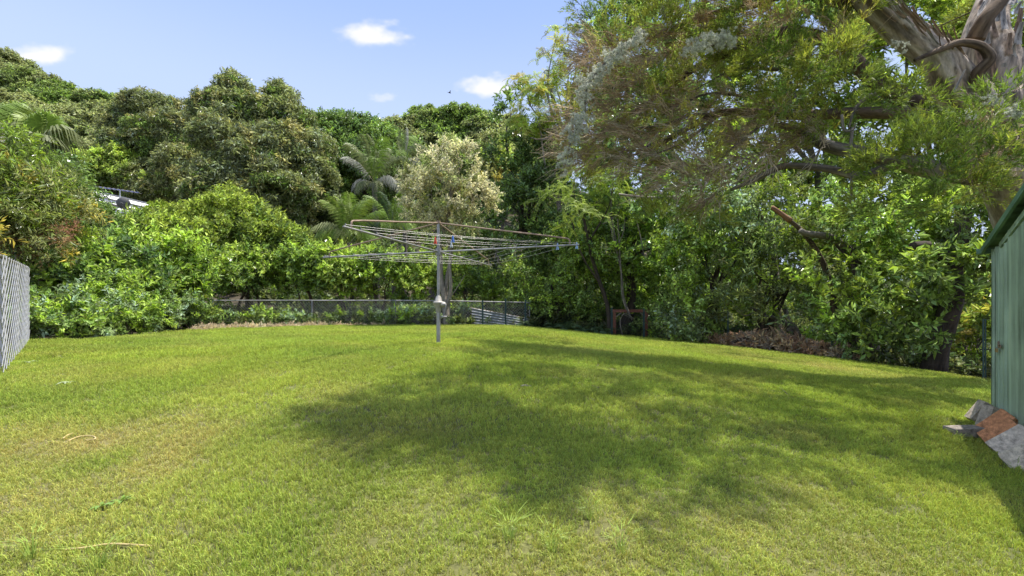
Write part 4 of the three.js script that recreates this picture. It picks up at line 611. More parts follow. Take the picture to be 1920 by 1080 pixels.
// ---------------------------------------------------------------- the thicket along the bush side
C.green = [0.23, 0.35, 0.055]; C.deep = [0.14, 0.24, 0.045];
const wood = { vary: 0.3, fill: 0.44, jit: 0.5, mat: 'gloss', bark: 'dark', back: 0.7, under: 0.45, up: 0.4, patch: 0.7, limbs: 5 };
{
  const t = tree('lime_tree', 'airy lime green tree with bare curved branches against the sky', 'tree', 71, { ...wood, base: [2.6, 20.5], mat: 'soft', bark: 'pale', r: 0.13, leaf: 'pinnate', cs: 0.5, dens: 4.7, size: 1.22, tints: [C.lime, C.gold, C.bright, C.lime], limbs: 6, lobes: [G(1042, 78, 20, 15, 0.9), G(1085, 85, 20.5, 32, 0.9), G(1020, 140, 20, 40, 0.6), G(1070, 130, 20.5, 40), G(985, 175, 19.6, 34, 0.7), G(1010, 215, 19.6, 42, 0.7), G(1045, 250, 19.4, 40, 0.6), G(985, 245, 19.6, 30, 0.8), G(1050, 190, 20.4, 40, 0.6)] });
  for (const q of [[[1085, 330, 19.6], [1045, 255, 19.6], [1028, 180, 19.6], [1026, 140, 19.6]], [[1090, 260, 19.5], [1060, 215, 19.5], [1045, 170, 19.5]], [[1095, 262, 19.4], [1060, 240, 19.3], [1020, 242, 19.3], [1005, 225, 19.3]], [[1045, 250, 19.3], [1015, 262, 19.2], [995, 258, 19.2]], [[1100, 235, 19.4], [1072, 228, 19.4], [1058, 205, 19.4]]]) limbPx(t, q, 0.055, 0.02, BARK.pale, 10);
}
tree('dark_glossy_tree', 'dense dark tree standing below the airy lime tree', 'tree', 72, { ...wood, base: [1.2, 20.6], r: 0.18, leaf: 'broad2', cs: 0.6, dens: 5.3, size: 1.46, tints: [C.deep, C.green, C.deep], lobes: [G(965, 200, 22, 26), G(980, 290, 21, 46), G(1040, 320, 21, 50), G(960, 350, 20.6, 38), G(1010, 390, 20.4, 60), G(940, 410, 20.2, 36), G(960, 470, 20, 50), G(1040, 460, 20, 56), G(930, 500, 20.2, 34)] });
tree('understory_tree', 'shady shrub tree over the corrugated iron and ferns', 'tree', 73, { ...wood, base: [2.4, 18.2], r: 0.09, stems: 3, leaf: 'small', cs: 0.45, dens: 8.1, size: 1.34, tints: [C.green, C.green, C.bright, C.bright], lobes: [G(985, 530, 18.2, 42), G(1040, 520, 18, 52), G(1085, 470, 17.8, 50), G(1060, 570, 17.6, 46), G(1110, 540, 17.4, 50), G(1010, 575, 18, 34, 0.8)] });
tree('feathery_tree', 'fresh green feathery leaved tree before the dark thicket', 'tree', 74, { ...wood, base: [3.4, 16.2], r: 0.08, mat: 'soft', leaf: 'feather', bark: 'dark', cs: 0.45, dens: 5.0, size: 1.16, tints: [C.bright, C.lime, C.green], lobes: [G(1075, 350, 16.2, 44, 0.5), G(1040, 375, 16, 34, 0.5), G(1120, 385, 15.8, 48, 0.6), G(1090, 425, 15.7, 48, 0.6), G(1150, 355, 16, 36, 0.6), G(1060, 300, 16.6, 36, 0.6)] });
{
  const t = tree('vine_covered_tree', 'vine draped tree with hanging ropes of creeper above the timber frame', 'tree', 75, { ...wood, base: [4.0, 17.2], r: 0.2, leaf: 'broad', cs: 0.5, dens: 6.8, size: 1.34, tints: [C.green, C.deep, C.green, C.bright], lobes: [G(1180, 300, 18, 64), G(1150, 420, 17.8, 50), G(1220, 400, 17, 60), G(1120, 480, 17.2, 44), G(1230, 480, 17.2, 60), G(1180, 540, 17.6, 46), G(1270, 540, 16, 56), G(1130, 600, 17.4, 30, 0.8), G(1180, 610, 18, 40), G(1258, 600, 16.4, 36, 0.8), G(1170, 180, 19, 60), G(1240, 220, 18.6, 60)] });
  for (const [q, r] of [[[[1150, 330, 16.4], [1146, 400, 16.2], [1158, 470, 16], [1166, 520, 15.9], [1170, 560, 15.8], [1185, 600, 15.7]], 0.035], [[[1142, 400, 16.1], [1148, 440, 16], [1162, 495, 15.9], [1168, 540, 15.85]], 0.03], [[[1158, 410, 16], [1162, 470, 15.9], [1165, 520, 15.8], [1167, 560, 15.7], [1180, 590, 15.6], [1186, 597, 15.5], [1170, 590, 15.5]], 0.022], [[[1190, 400, 16], [1200, 440, 15.9], [1207, 475, 15.8]], 0.018], [[[1172, 390, 16], [1170, 430, 15.9], [1160, 460, 15.9]], 0.018], [[[1168, 632, 15.4], [1163, 600, 15.4], [1172, 588, 15.4], [1188, 598, 15.4]], 0.018], [[[1130, 420, 16], [1140, 415, 16], [1160, 400, 16], [1162, 380, 16]], 0.02]]) limbPx(t, q, r, r * 0.7, BARK.grey, 14, 'hanging_vine');
  limbPx(t, [[1160, 364, 14.5], [1200, 369, 14.4], [1240, 371, 14.3], [1290, 367, 14.2], [1335, 366, 14], [1400, 380, 14.2], [1440, 430, 14.4], [1455, 520, 14.4], [1460, 640, 13.8]], 0.03, 0.1, BARK.pale);
  limbPx(t, [[1250, 370, 14.3], [1228, 350, 14.3], [1220, 335, 14.3]], 0.03, 0.012, BARK.pale, 6);
}
tree('thicket_tree', 'many stemmed shadowy tree between the timber frame and fallen branch', 'tree', 76, { ...wood, base: [6.0, 14.6], r: 0.07, stems: 5, leaf: 'small', cs: 0.42, dens: 8.1, size: 1.40, tints: [C.green, C.bright, C.silver, C.green], lobes: [G(1320, 420, 14.6, 60), G(1290, 480, 14.6, 50), G(1350, 490, 14.2, 50), G(1400, 430, 14, 50), G(1330, 560, 14.2, 40), G(1290, 600, 14.4, 40, 0.8), G(1270, 635, 14.2, 34, 0.5), G(1340, 350, 15, 50)] });
tree('thicket_tree', 'pale flecked many stemmed tree over the fallen branch', 'tree', 77, { ...wood, base: [7.2, 13.6], r: 0.06, stems: 6, leaf: 'narrow', cs: 0.42, dens: 7.4, size: 1.16, tints: [C.green, C.silver, C.olive, C.bright], lobes: [G(1440, 470, 13.4, 52), G(1400, 510, 13.4, 46), G(1490, 490, 13.2, 50), G(1450, 540, 13.2, 46), G(1520, 540, 13, 46), G(1390, 580, 13.6, 34), G(1480, 585, 13.2, 40, 0.8), G(1470, 400, 13.8, 50)] });
{
  const t = tree('thicket_tree', 'sunny leafed tree with a broken stub between fallen branch and shed', 'tree', 78, { ...wood, base: [8.7, 12], r: 0.1, stems: 2, leaf: 'broad', cs: 0.42, dens: 7.4, size: 1.16, tints: [C.green, C.bright, C.lime, C.green], lobes: [G(1560, 430, 12.4, 52, 0.7), G(1620, 410, 12.2, 56, 0.7), G(1600, 470, 11.8, 54, 0.8), G(1660, 480, 11.6, 50), G(1570, 540, 11.8, 46), G(1640, 560, 11.4, 54), G(1590, 600, 11.6, 40), G(1700, 420, 11.8, 52, 0.7)] });
  limbPx(t, [[1500, 432, 12], [1512, 438, 12], [1530, 440, 12], [1560, 446, 12.1], [1610, 490, 12.3], [1632, 560, 12.3], [1640, 660, 12]], 0.07, 0.12, BARK.grey, 16, 'broken_stub');
  limbPx(t, [[1447, 388, 12.3], [1458, 396, 12.3], [1474, 408, 12.3], [1482, 414, 12.3]], 0.05, 0.075, std({ color: new THREE.Color().setRGB(0.42, 0.22, 0.12), map: barkTex, bumpMap: barkTex, bumpScale: 0.01, roughness: 0.9 }), 6, 'broken_stub');
  limbPx(t, [[1478, 411, 12.32], [1510, 440, 12.5], [1550, 510, 12.6], [1572, 640, 12.4]], 0.05, 0.09, BARK.brown, 14);
}
{
  const t = tree('leaning_tree', 'dark leaning trunk with a sawn side branch beside the shed', 'tree', 79, { ...wood, base: [8.9, 10.2], r: 0.05, leaf: 'broad2', mat: 'gloss', cs: 0.42, dens: 7.4, size: 1.22, tints: [C.green, C.green, C.bright], limbs: 3, lobes: [G(1780, 400, 10.6, 54, 0.6), G(1840, 430, 10.6, 50, 0.6), G(1740, 480, 10.6, 46, 0.8), G(1820, 490, 10.6, 50, 0.8), G(1850, 540, 10.4, 44), G(1690, 540, 10.4, 40), G(1680, 610, 10.2, 44, 0.8), G(1720, 655, 10, 40, 0.5), G(1640, 640, 10.6, 36, 0.6), G(1805, 520, 9.7, 38), G(1765, 600, 9.6, 34), G(1730, 520, 9.8, 30)] });
  limbPx(t, [[1748, 700, 9.9], [1756, 650, 9.9], [1775, 600, 9.9], [1788, 550, 9.95], [1786, 500, 10], [1800, 450, 10.1], [1806, 400, 10.2]], 0.23, 0.14, BARK.dark, 18, 'trunk');
  limbPx(t, [[1772, 530, 10], [1768, 485, 9.9], [1744, 462, 9.85], [1712, 462, 9.8]], 0.085, 0.1, BARK.dark, 10, 'sawn_branch');
}
tree('sunlit_shrub', 'bright yellow green shrub glowing through the mesh beside the shed', 'shrub', 80, { ...wood, mat: 'soft', base: [11.6, 12.4], r: 0.05, stems: 4, leaf: 'broad2', cs: 0.5, dens: 5.0, size: 1.34, tints: [C.lime, C.bright, C.gold], lobes: [G(1790, 650, 12.4, 44), G(1840, 620, 12.6, 50), G(1880, 660, 12.4, 50), G(1860, 560, 13, 50)] });
tree('low_shrub', 'low dark shrub with brown twigs beside the right timber upright', 'shrub', 81, { ...wood, base: [4.9, 15.0], r: 0.02, stems: 4, leaf: 'small', cs: 0.3, dens: 8.7, size: 0.98, tints: [C.green, C.deep, C.olive], lobes: [G(1235, 620, 15, 28, 0.8), G(1265, 628, 14.8, 30, 0.7), G(1295, 640, 14.6, 26, 0.6)] });
tree('low_shrub', 'low silvery shrub on the lawn edge before the leaning trunk', 'shrub', 82, { ...wood, base: [8.3, 11.1], r: 0.02, stems: 4, leaf: 'broad', cs: 0.3, dens: 9.9, size: 0.85, tints: [C.silver, C.green, C.silver], lobes: [G(1590, 640, 11.3, 34, 0.8), G(1640, 645, 10.9, 38, 0.8), G(1690, 670, 10.4, 34, 0.6), G(1560, 650, 11.5, 20, 0.7)] });
// taller trees behind that close the view
const rear = { ...wood, fill: 0.4, mat: 'soft', leaf: 'mid', cs: 0.7, dens: 3.1, size: 1.10, back: 0.4, bark: 'grey' };
tree('rear_tree', 'tall green tree behind the vine draped tree', 'tree', 83, { ...rear, base: [6.6, 25], r: 0.3, tints: [C.green, C.deep, C.bright], lobes: [G(1150, 60, 25, 60), G(1200, 140, 25, 80), G(1140, 220, 24.5, 70), G(1240, 260, 24, 80), G(1180, 360, 23, 80), G(1120, 440, 23, 70), G(1240, 460, 23, 80), G(1060, 520, 23, 70), G(1180, 560, 22, 70), G(1270, 70, 25.5, 60)] });
tree('rear_tree', 'bright backlit tree glimpsed behind the grey crossing limbs', 'tree', 84, { ...rear, base: [13, 22], r: 0.28, tints: [C.lime, C.lime, C.bright], lobes: [G(1440, 260, 21, 70), G(1520, 310, 21, 70), G(1380, 330, 21, 70), G(1450, 400, 20.5, 80), G(1560, 400, 20.5, 70), G(1350, 460, 20.5, 70), G(1480, 520, 20, 80), G(1600, 520, 19.5, 80), G(1370, 590, 20, 60), G(1400, 160, 22, 70)] });
tree('rear_tree', 'sunny tall tree behind the forked paperbark trunk', 'tree', 85, { ...rear, base: [16, 17.5], r: 0.28, leaf: 'broad2', cs: 0.6, dens: 4.7, size: 1.83, tints: [C.lime, C.bright, C.lime], lobes: [G(1700, 70, 17.5, 90), G(1620, 160, 17.5, 80), G(1780, 160, 17, 80), G(1900, 130, 16.5, 70), G(1880, 50, 17, 80), G(1950, 220, 16.5, 80), G(1680, 290, 17, 90), G(1780, 320, 16.5, 80), G(1620, 380, 16.5, 70), G(1720, 430, 16, 80), G(1850, 420, 16, 80), G(1760, 540, 15.5, 80), G(1660, 610, 15.5, 70), G(1880, 540, 15.5, 80)] });
tree('rear_tree', 'shaded green tree behind the sunny broken stub tree', 'tree', 86, { ...rear, base: [14, 19], r: 0.2, tints: [C.green, C.bright, C.deep], lobes: [G(1540, 200, 20, 70), G(1500, 90, 21, 70), G(1320, 130, 23, 70), G(1590, 60, 20, 50), G(1420, 50, 22, 60), G(1560, 590, 17.5, 60), G(1500, 620, 17, 50)] });

// ---------------------------------------------------------------- ferns, frond by frond
{
  const frond = [0, 1].map(s => { const R = mulberry(50 + s), m = new MB(), L = 0.75, at = q => V(0, L * (0.85 * q - 0.62 * q * q * (1 + 0.3 * s)), L * (0.25 * q + 0.5 * q * q)); m.tube([at(0), at(0.5), at(1)], [0.006, 0.004, 0.002], 3, [0.9, 0.8, 0.5], 0, false); for (let k = 1; k < 22; k++) for (const w of [-1, 1]) { const q = k / 22, f = 0.75 + 0.5 * R(); leafFaces(m, at(q), V(w, 0.1, 0.2).normalize(), at(q + 0.03).sub(at(q)).normalize(), 0.085 * Math.sin(Math.PI * (0.15 + 0.8 * q)), 0.026, 0.05, [f, f, f], 0.3); } return m.geo(false); });
  const fm = tintedLeaf([0.07, 0.125, 0.045], 0.5, 0.25), fp = tintedLeaf([0.12, 0.19, 0.06], 0.5, 0.3), spots = [[985, 628, 16.6], [1060, 622, 16.4], [1092, 628, 16.2], [1118, 622, 16.2], [1040, 612, 16.8], [1135, 632, 15.9], [1590, 655, 11.4]], names = ['small fern at the low end of the corrugated iron', 'sword fern in the middle of the dark fern bed', 'largest sword fern of the bed before the timber frame', 'upright fern behind the others left of the timber frame', 'fern tucked at the back of the bed beneath the shrub tree', 'fern against the green picket of the timber frame', 'small fern at the debris heap by the lone picket'];
  spots.forEach(([px, py, d], k) => { const R = mulberry(60 + k), b = onLand((px - 960) / F * d, d), t = thing('fern', names[k], 'fern', b); for (let j = 0; j < 13; j++) turn(part('frond', frond[j % 2], j % 3 ? fm : fp, t), j * 2.4 + R(), -0.25 + 0.7 * R(), 0.75 + 0.5 * R()); });
}
// ---------------------------------------------------------------- fallen branch, litter and sticks at the bush edge
{
  const D = 12.9, o = onLand((1500 - 960) / F * D, D), t = thing('fallen_branch', 'thick grey fallen branch propped on the litter heap at the fence', 'branch', o), br = BARK.grey;
  limbPx(t, [[1506, 655, D], [1497, 632, D], [1488, 612, D], [1470, 604, D + 0.1], [1442, 592, D + 0.2], [1420, 583, D + 0.3], [1404, 576, D + 0.3]], 0.1, 0.035, br, 18, 'stem');
  limbPx(t, [[1492, 616, D], [1482, 615, D - 0.1], [1476, 620, D - 0.15]], 0.06, 0.045, br, 6, 'stub'); limbPx(t, [[1452, 597, D], [1438, 592, D - 0.15], [1432, 598, D - 0.2]], 0.045, 0.03, br, 6, 'stub');
  limbPx(t, [[1508, 652, D - 0.2], [1500, 635, D - 0.2], [1492, 618, D - 0.15]], 0.02, 0.014, BARK.pale, 8, 'side_branch'); limbPx(t, [[1498, 642, D - 0.2], [1472, 628, D - 0.15], [1460, 612, D - 0.1], [1454, 600, D]], 0.022, 0.015, BARK.pale, 8, 'side_branch');
  const R = mulberry(12), items = [], g = sprayTwig(40, { n: 12, L: 0.5, r: 0.006 }), lf = spraySimple(41, { twigs: 4, n: 6, twig: 0.2, len: 0.13, wid: 0.03, fan: 1.5, vary: 0.12 });
  const heap = new THREE.Group(); 
  for (let k = 0; k < 900; k++) { const px = 1335 + 260 * Math.pow(R(), 0.9), d = mix(14.0, 11.6, (px - 1335) / 260) + (R() - 0.3) * 1.0, x = (px - 960) / F * d, b = onLand(x, d); b.y += 0.32 * R() * Math.exp(-(((px - 1450) / 70) ** 2)) + 0.04; items.push(placed(b, rdir(R).setY(0.15 + 0.25 * R()).normalize(), R() * 6, 0.7 + 0.8 * R(), col([[0.62, 0.42, 0.26], [0.72, 0.58, 0.38], [0.42, 0.28, 0.18], [0.5, 0.42, 0.32]][Math.floor(R() * 4)], 0.7 + 0.5 * R()))); }
  const m = new THREE.InstancedMesh(lf, LEAF.dull, items.length); m.name = 'litter'; m.castShadow = m.receiveShadow = true; items.forEach((it, k) => { m.setMatrixAt(k, it.m); m.setColorAt(k, it.c); }); instances += items.length; scene.add(tag(m, 'heap of dry brown leaves and fronds under the fallen branch', null, null, 'stuff'));
  const more = (name, label, geo, spots) => { const q = new THREE.InstancedMesh(geo, LEAF.dull, spots.length); q.name = name; q.castShadow = q.receiveShadow = true; spots.forEach((it, k) => { q.setMatrixAt(k, it.m); q.setColorAt(k, it.c); }); instances += spots.length; scene.add(tag(q, label, null, null, 'stuff')); };
  const dry = [], edge = [[-7.95, 10.6], [-8.5, 13.6], [-7.6, 15.6], [-6.6, 16.6], [-4, 16.85], [-1, 17]];
  for (let k = 0; k < 300; k++) { const f = 0.6 + R() * 3.2, i = Math.floor(f), x = mix(edge[i][0], edge[i + 1][0], f - i) + (R() - 0.5) * 0.25, d = mix(edge[i][1], edge[i + 1][1], f - i) + (R() - 0.6) * 0.5; if (i > 2 && R() < 0.55) continue; const b = onLand(x, d); b.y += 0.015; dry.push(placed(b, rdir(R).setY(0.12).normalize(), R() * 6, 0.45 + 0.5 * R(), col([[0.6, 0.5, 0.32], [0.66, 0.6, 0.4], [0.46, 0.38, 0.24]][Math.floor(R() * 3)], 0.8 + 0.4 * R()))); }
  more('dry_clippings', 'strip of dry tan clippings along the foot of the back fence', lf, dry);
  const st = [['long dark stick lying along the litter heap', [[1372, 642, 13.2], [1400, 634, 13.1], [1440, 633, 13]], 0.04, BARK.dark], ['short tan log in the middle of the litter heap', [[1462, 632, 12.8], [1476, 640, 12.7], [1490, 645, 12.6]], 0.045, BARK.pale], ['thin twisted stick beyond the litter heap by the picket', [[1380, 582, 13.3], [1398, 592, 13.2], [1412, 586, 13.2]], 0.018, BARK.pale], ['bent bare stick arching out of the low silvery shrub', [[1720, 654, 9.9], [1730, 643, 9.8], [1748, 641, 9.8], [1775, 645, 9.8]], 0.02, BARK.pale], ['long stick at the foot of the lone picket', [[1520, 655, 12], [1560, 648, 11.9], [1600, 655, 11.6]], 0.025, BARK.grey]];
  for (const [label, pts, r, mt] of st) { const b = px2(...pts[1]), s = new THREE.Mesh(new MB().tube(curve(pts.map(q => px2(...q).sub(b)), 10), r, 6, [1, 1, 1], 0.3).geo(), mt); s.name = numbered('stick'); s.position.copy(b); s.castShadow = s.receiveShadow = true; scene.add(tag(s, label, 'stick')); }
}
// ---------------------------------------------------------------- the big old paperbark over the lawn
{
  const o = onLand(8.0, 7.7), t = thing('paperbark_tree', 'huge old paperbark with peeling pale trunk spreading over the lawn', 'tree', o), R = mulberry(500), L = (px, py, d) => px2(px, py, d).sub(o);
  const barkCol = (P, f, len) => { const n = fbm(Math.cos(f) * 2.2 + P.x, Math.sin(f) * 2.2, len * 1.3, 4), k = 0.45 + 1.0 * sstep(0.32, 0.68, n); return [k * 1.0, k * (0.93 + 0.1 * sstep(0.5, 0.7, n)), k * (0.85 + 0.25 * sstep(0.5, 0.7, n))]; };
  const big = (pts, r, name, mat = BARK.paper, n = 90, b = 0.42, sides = 44) => { const p = curve(pts.map(q => L(...q)), n), rr = p.map((_, k) => { const f = k / n * (r.length - 1), i = Math.min(r.length - 2, Math.floor(f)); return mix(r[i], r[i + 1], f - i); }); part(name, new MB().tube(p, rr, sides, barkCol, b).geo(), mat, t); return p; };
  const paths = [];
  // trunk, then the two great limbs of the fork, the twisted branch and the long low limbs
  const foot = px2(1905, 640, 7.9); 
  { const p = curve([V(1.5, -0.2, -0.5), L(1950, 430, 7.9), L(1900, 290, 7.7), L(1850, 185, 7.6)], 40); part('trunk', new MB().tube(p, p.map((_, k) => mix(0.6, 0.44, k / 40) * (k < 6 ? 1.25 - 0.04 * k : 1)), 48, barkCol, 0.5).geo(), BARK.paper, t); paths.push(p); }
  paths.push(big([[1870, 230, 7.6], [1862, 150, 7.6], [1848, 80, 7.7], [1858, 20, 7.9], [1880, -60, 8.2], [1900, -220, 8.6]], [0.44, 0.38, 0.31, 0.24, 0.2, 0.14], 'limb'));
  paths.push(big([[1845, 230, 7.5], [1795, 165, 7.3], [1760, 110, 7.2], [1690, 55, 7.2], [1630, 0, 7.2], [1540, -120, 7.2], [1420, -260, 7.0]], [0.38, 0.28, 0.235, 0.21, 0.18, 0.1, 0.04], 'limb'));
  paths.push(big([[1838, 190, 7.2], [1832, 140, 7.0], [1856, 110, 6.9], [1840, 88, 6.9], [1800, 80, 6.9], [1765, 92, 6.9], [1715, 113, 6.9]], [0.1, 0.085, 0.075, 0.06, 0.05, 0.042, 0.025], 'limb', BARK.brown, 36, 0.25, 14));
  paths.push(big([[1828, 75, 7.2], [1845, 40, 7.1], [1875, 0, 7.1], [1880, -60, 7.2]], [0.12, 0.11, 0.1, 0.08], 'limb', BARK.brown, 20, 0.25, 14));
  paths.push(big([[1860, 330, 7.4], [1760, 320, 7.0], [1680, 300, 7.0], [1610, 286, 7.1], [1540, 270, 7.2], [1490, 242, 7.3], [1462, 234, 7.3]], [0.17, 0.14, 0.115, 0.1, 0.085, 0.06, 0.045], 'limb', BARK.grey, 36, 0.25, 14));
  paths.push(big([[1840, 250, 7.4], [1720, 215, 7.2], [1600, 212, 7.4], [1500, 216, 7.6], [1420, 212, 7.8], [1350, 212, 7.9], [1290, 240, 8.0], [1230, 275, 8.1], [1190, 290, 8.2]], [0.15, 0.1, 0.085, 0.08, 0.072, 0.062, 0.045, 0.03, 0.015], 'limb', BARK.brown, 40, 0.25, 12));
  paths.push(big([[1690, 296, 7.0], [1620, 330, 7.1], [1560, 318, 7.2], [1510, 312, 7.3], [1465, 312, 7.5], [1420, 335, 7.6], [1370, 356, 7.7]], [0.07, 0.065, 0.06, 0.055, 0.05, 0.042, 0.028], 'limb', BARK.grey, 20, 0.25, 10));
  paths.push(big([[1720, 200, 7.3], [1640, 150, 7.4], [1560, 80, 7.5], [1470, 60, 7.7], [1390, 90, 7.9], [1300, 130, 8.1], [1220, 190, 8.3], [1140, 240, 8.4], [1090, 290, 8.5]], [0.16, 0.12, 0.1, 0.085, 0.07, 0.055, 0.04, 0.025, 0.012], 'limb', BARK.brown, 40, 0.25, 12));
  paths.push(big([[1600, 10, 7.4], [1500, -20, 7.7], [1400, 10, 8], [1300, 40, 8.4], [1200, 80, 8.8], [1120, 120, 9]], [0.12, 0.1, 0.08, 0.06, 0.04, 0.02], 'limb', BARK.brown, 30, 0.25, 12));
  // boughs that reach out over the lawn above the frame
  for (const [a, r] of [[[[1540, -120, 7.2], [1300, -260, 6.6], [1050, -420, 5.8], [820, -520, 5.2]], 0.015], [[[1420, -260, 7], [1250, -500, 5.6], [1150, -900, 4.3]], 0.014], [[[1540, -120, 7.2], [1640, -500, 5.4], [1750, -900, 4.4]], 0.014], [[[1880, -60, 8.2], [2000, -400, 6.8], [2150, -800, 5.4]], 0.02], [[[1420, -260, 7], [1200, -180, 7.6], [1050, -90, 8.2]], 0.03]]) paths.push(big(a, [r, r * 0.75, r * 0.5, r * 0.2], 'limb', BARK.brown, 20, 0.2, 10));
  for (const [q, r] of [[[[1598, 240, 6.6], [1594, 300, 6.5], [1597, 350, 6.5], [1594, 380, 6.5]], 0.025], [[[1665, 165, 6.8], [1622, 185, 6.7], [1600, 210, 6.6], [1592, 240, 6.6]], 0.035], [[[1578, 215, 6.5], [1584, 245, 6.5], [1600, 243, 6.5], [1604, 232, 6.5]], 0.022], [[[1745, 225, 6.7], [1746, 250, 6.6], [1738, 275, 6.6]], 0.03], [[[1290, 240, 8], [1240, 262, 7.9], [1200, 280, 7.9], [1180, 282, 7.8]], 0.03], [[[1340, 222, 7.9], [1280, 268, 7.8], [1220, 292, 7.8]], 0.03], [[[1350, 215, 7.9], [1300, 215, 7.8], [1240, 235, 7.8], [1170, 240, 7.8]], 0.03], [[[1390, 180, 7.8], [1330, 175, 7.8], [1260, 200, 7.8], [1190, 200, 7.9]], 0.025], [[[1460, 130, 7.6], [1380, 130, 7.7], [1300, 170, 7.8]], 0.03], [[[1420, 240, 7.6], [1360, 290, 7.5], [1330, 330, 7.4]], 0.022], [[[1400, 260, 7.6], [1320, 310, 7.5], [1270, 330, 7.4]], 0.02]]) limbPx(t, q, r, r * 0.35, BARK.grey, 14, 'branch');
  // strips of bark lifting off the trunk and fork
  const strip = (P, dirA, len, w, curl, mat) => { const m = new MB(), side = V(0, 0, 0).crossVectors(dirA, P.clone().sub(V(0, 0, 0))).normalize(), n = 6; for (let k = 0; k <= n; k++) { const s = k / n, c = P.clone().addScaledVector(dirA, len * s); const out = c.clone().sub(o).multiplyScalar(0); for (const q of [-1, 1]) m.v(c.x + side.x * w * q * (1 - 0.5 * s), c.y + side.y * w * q * (1 - 0.5 * s), c.z + curl * s * s + 0.01 * q, [1, 1, 1], q * w, len * s); } for (let k = 0; k < n; k++) { const a = k * 2; m.i.push(a, a + 1, a + 2, a + 1, a + 3, a + 2); } return m.geo(); };
  const barkPale = std({ color: new THREE.Color().setRGB(0.6, 0.57, 0.55), map: barkTex, roughness: 0.9, bumpMap: barkTex, bumpScale: 0.01, side: THREE.DoubleSide }), barkTan = std({ color: new THREE.Color().setRGB(0.48, 0.34, 0.25), map: barkTex, roughness: 0.95, bumpMap: barkTex, bumpScale: 0.01, side: THREE.DoubleSide });
  for (let k = 0; k < 150; k++) { const pt = paths[k % 3 === 0 ? 0 : k % 3 === 1 ? 1 : 2], i = Math.floor(R() * pt.length * 0.6) + 2, rad = (k % 3 === 0 ? 0.52 : k % 3 === 1 ? 0.36 : 0.26) * (0.92 + 0.12 * R()), a = -1.2 + 2.4 * R(), tan = pt[i + 1].clone().sub(pt[i]).normalize(), P = pt[i].clone().add(V(Math.sin(a) * rad, 0, Math.cos(a) * rad)); part('bark_strip', strip(P, tan.addScaledVector(rdir(R), 0.15).normalize(), 0.18 + 0.35 * R(), 0.025 + 0.04 * R(), 0.02 + 0.08 * R(), R() < 0.6 ? barkPale : barkTan), barkPale, t).material = R() < 0.55 ? barkPale : barkTan; }
  { const P = L(1788, 172, 6.95), g = strip(P, V(0.35, 0.75, 0.1).normalize(), 0.36, 0.12, -0.02, barkPale); part('torn_slab', g, barkPale, t); }
  // green needle foliage
  const blobs = [[1545, 150, 6.8, 64], [1500, 185, 6.8, 52], [1600, 195, 6.6, 60], [1680, 205, 6.6, 42], [1800, 232, 6.2, 62], [1880, 222, 6.2, 62], [1715, 325, 6, 80], [1790, 300, 6, 66], [1830, 330, 5.9, 50], [1755, 370, 6, 60], [1650, 395, 6.3, 42], [1480, 140, 7.2, 56], [1420, 110, 7.4, 50], [1335, 135, 7.4, 44], [1300, 165, 7.4, 36], [1390, 85, 7.4, 44], [1210, 185, 7.6, 30], [1560, 40, 7.2, 60], [1440, 20, 7.2, 60], [1300, 10, 7.4, 44], [1230, 60, 7.6, 44], [1300, 400, 7.2, 40], [1250, 420, 7.3, 36], [1450, 110, 7.2, 40], [1820, 380, 6, 36], [1150, 25, 9, 44], [1110, 20, 9.2, 30]];
  const lobes = blobs.map(([x, y, d, r]) => G(x, y, d, r, 0.62, 0.8)), NE = [[0.16, 0.27, 0.04], [0.22, 0.33, 0.045], [0.36, 0.41, 0.06], [0.18, 0.29, 0.045]];
  scatter(t, 'crown', SPRAY.needle, LEAF.soft, crownItems(R, o, lobes, { cs: 0.24, dens: 22, size: 0.8, tints: NE, up: 0.25, under: 0.5, fill: 0.72, patch: 1.2 }), 'fine dark green needle leaves in drooping tufts');
  // foliage over the lawn that throws the dappled shadow
  const shade = [[770, 763, 0.54], [730, 768, 0.35], [858, 732, 0.54], [923, 695, 0.56], [987, 665, 0.65], [802, 795, 0.36], [874, 817, 0.36], [923, 853, 0.31], [939, 781, 0.43], [1067, 718, 0.52], [1051, 844, 0.36], [1150, 817, 0.43], [1110, 670, 0.60], [1270, 690, 0.56], [1340, 727, 0.52], [1290, 817, 0.36], [1390, 777, 0.43], [1450, 835, 0.36], [1560, 790, 0.43], [1620, 741, 0.48], [1660, 817, 0.38], [1760, 781, 0.43], [1760, 862, 0.38], [1860, 880, 0.35], [1500, 700, 0.43], [1420, 670, 0.43], [1860, 817, 0.38], [1240, 754, 0.28], [1019, 772, 0.29], [987, 826, 0.31], [1200, 880, 0.26], [1560, 880, 0.29], [1700, 700, 0.43], [1330, 655, 0.43], [1019, 640, 0.52], [1080, 900, 0.24], [1140, 930, 0.22], [860, 800, 0.4], [940, 820, 0.3], [780, 770, 0.4], [1200, 850, 0.3], [1350, 860, 0.3], [1500, 760, 0.45], [1700, 850, 0.4], [1800, 720, 0.4], [1200, 720, 0.4], [1000, 700, 0.5]];
  const up = SUN.clone().divideScalar(SUN.y), over = shade.map(([x, y, r], k) => { const g = groundAt(x, y), H = 6.0 + 1.1 * R(); return { c: g.clone().addScaledVector(up, H), r: V(r, r * 0.42, r) }; });
  for (const l of over) if (Math.abs(l.c.x) < 30) { const near = paths.flat().reduce((b, p) => { const w = p.clone().add(o), q = w.distanceTo(l.c); return q < b[0] ? [q, p] : b; }, [1e9, null])[1]; const p = curve(wob(R, near, l.c.clone().sub(o), 3, 0.06), 8); part('branch', new MB().tube(p, p.map((_, k) => 0.012 * (1 - 0.1 * k)), 5, [1, 1, 1], 0).geo(), BARK.brown, t); }
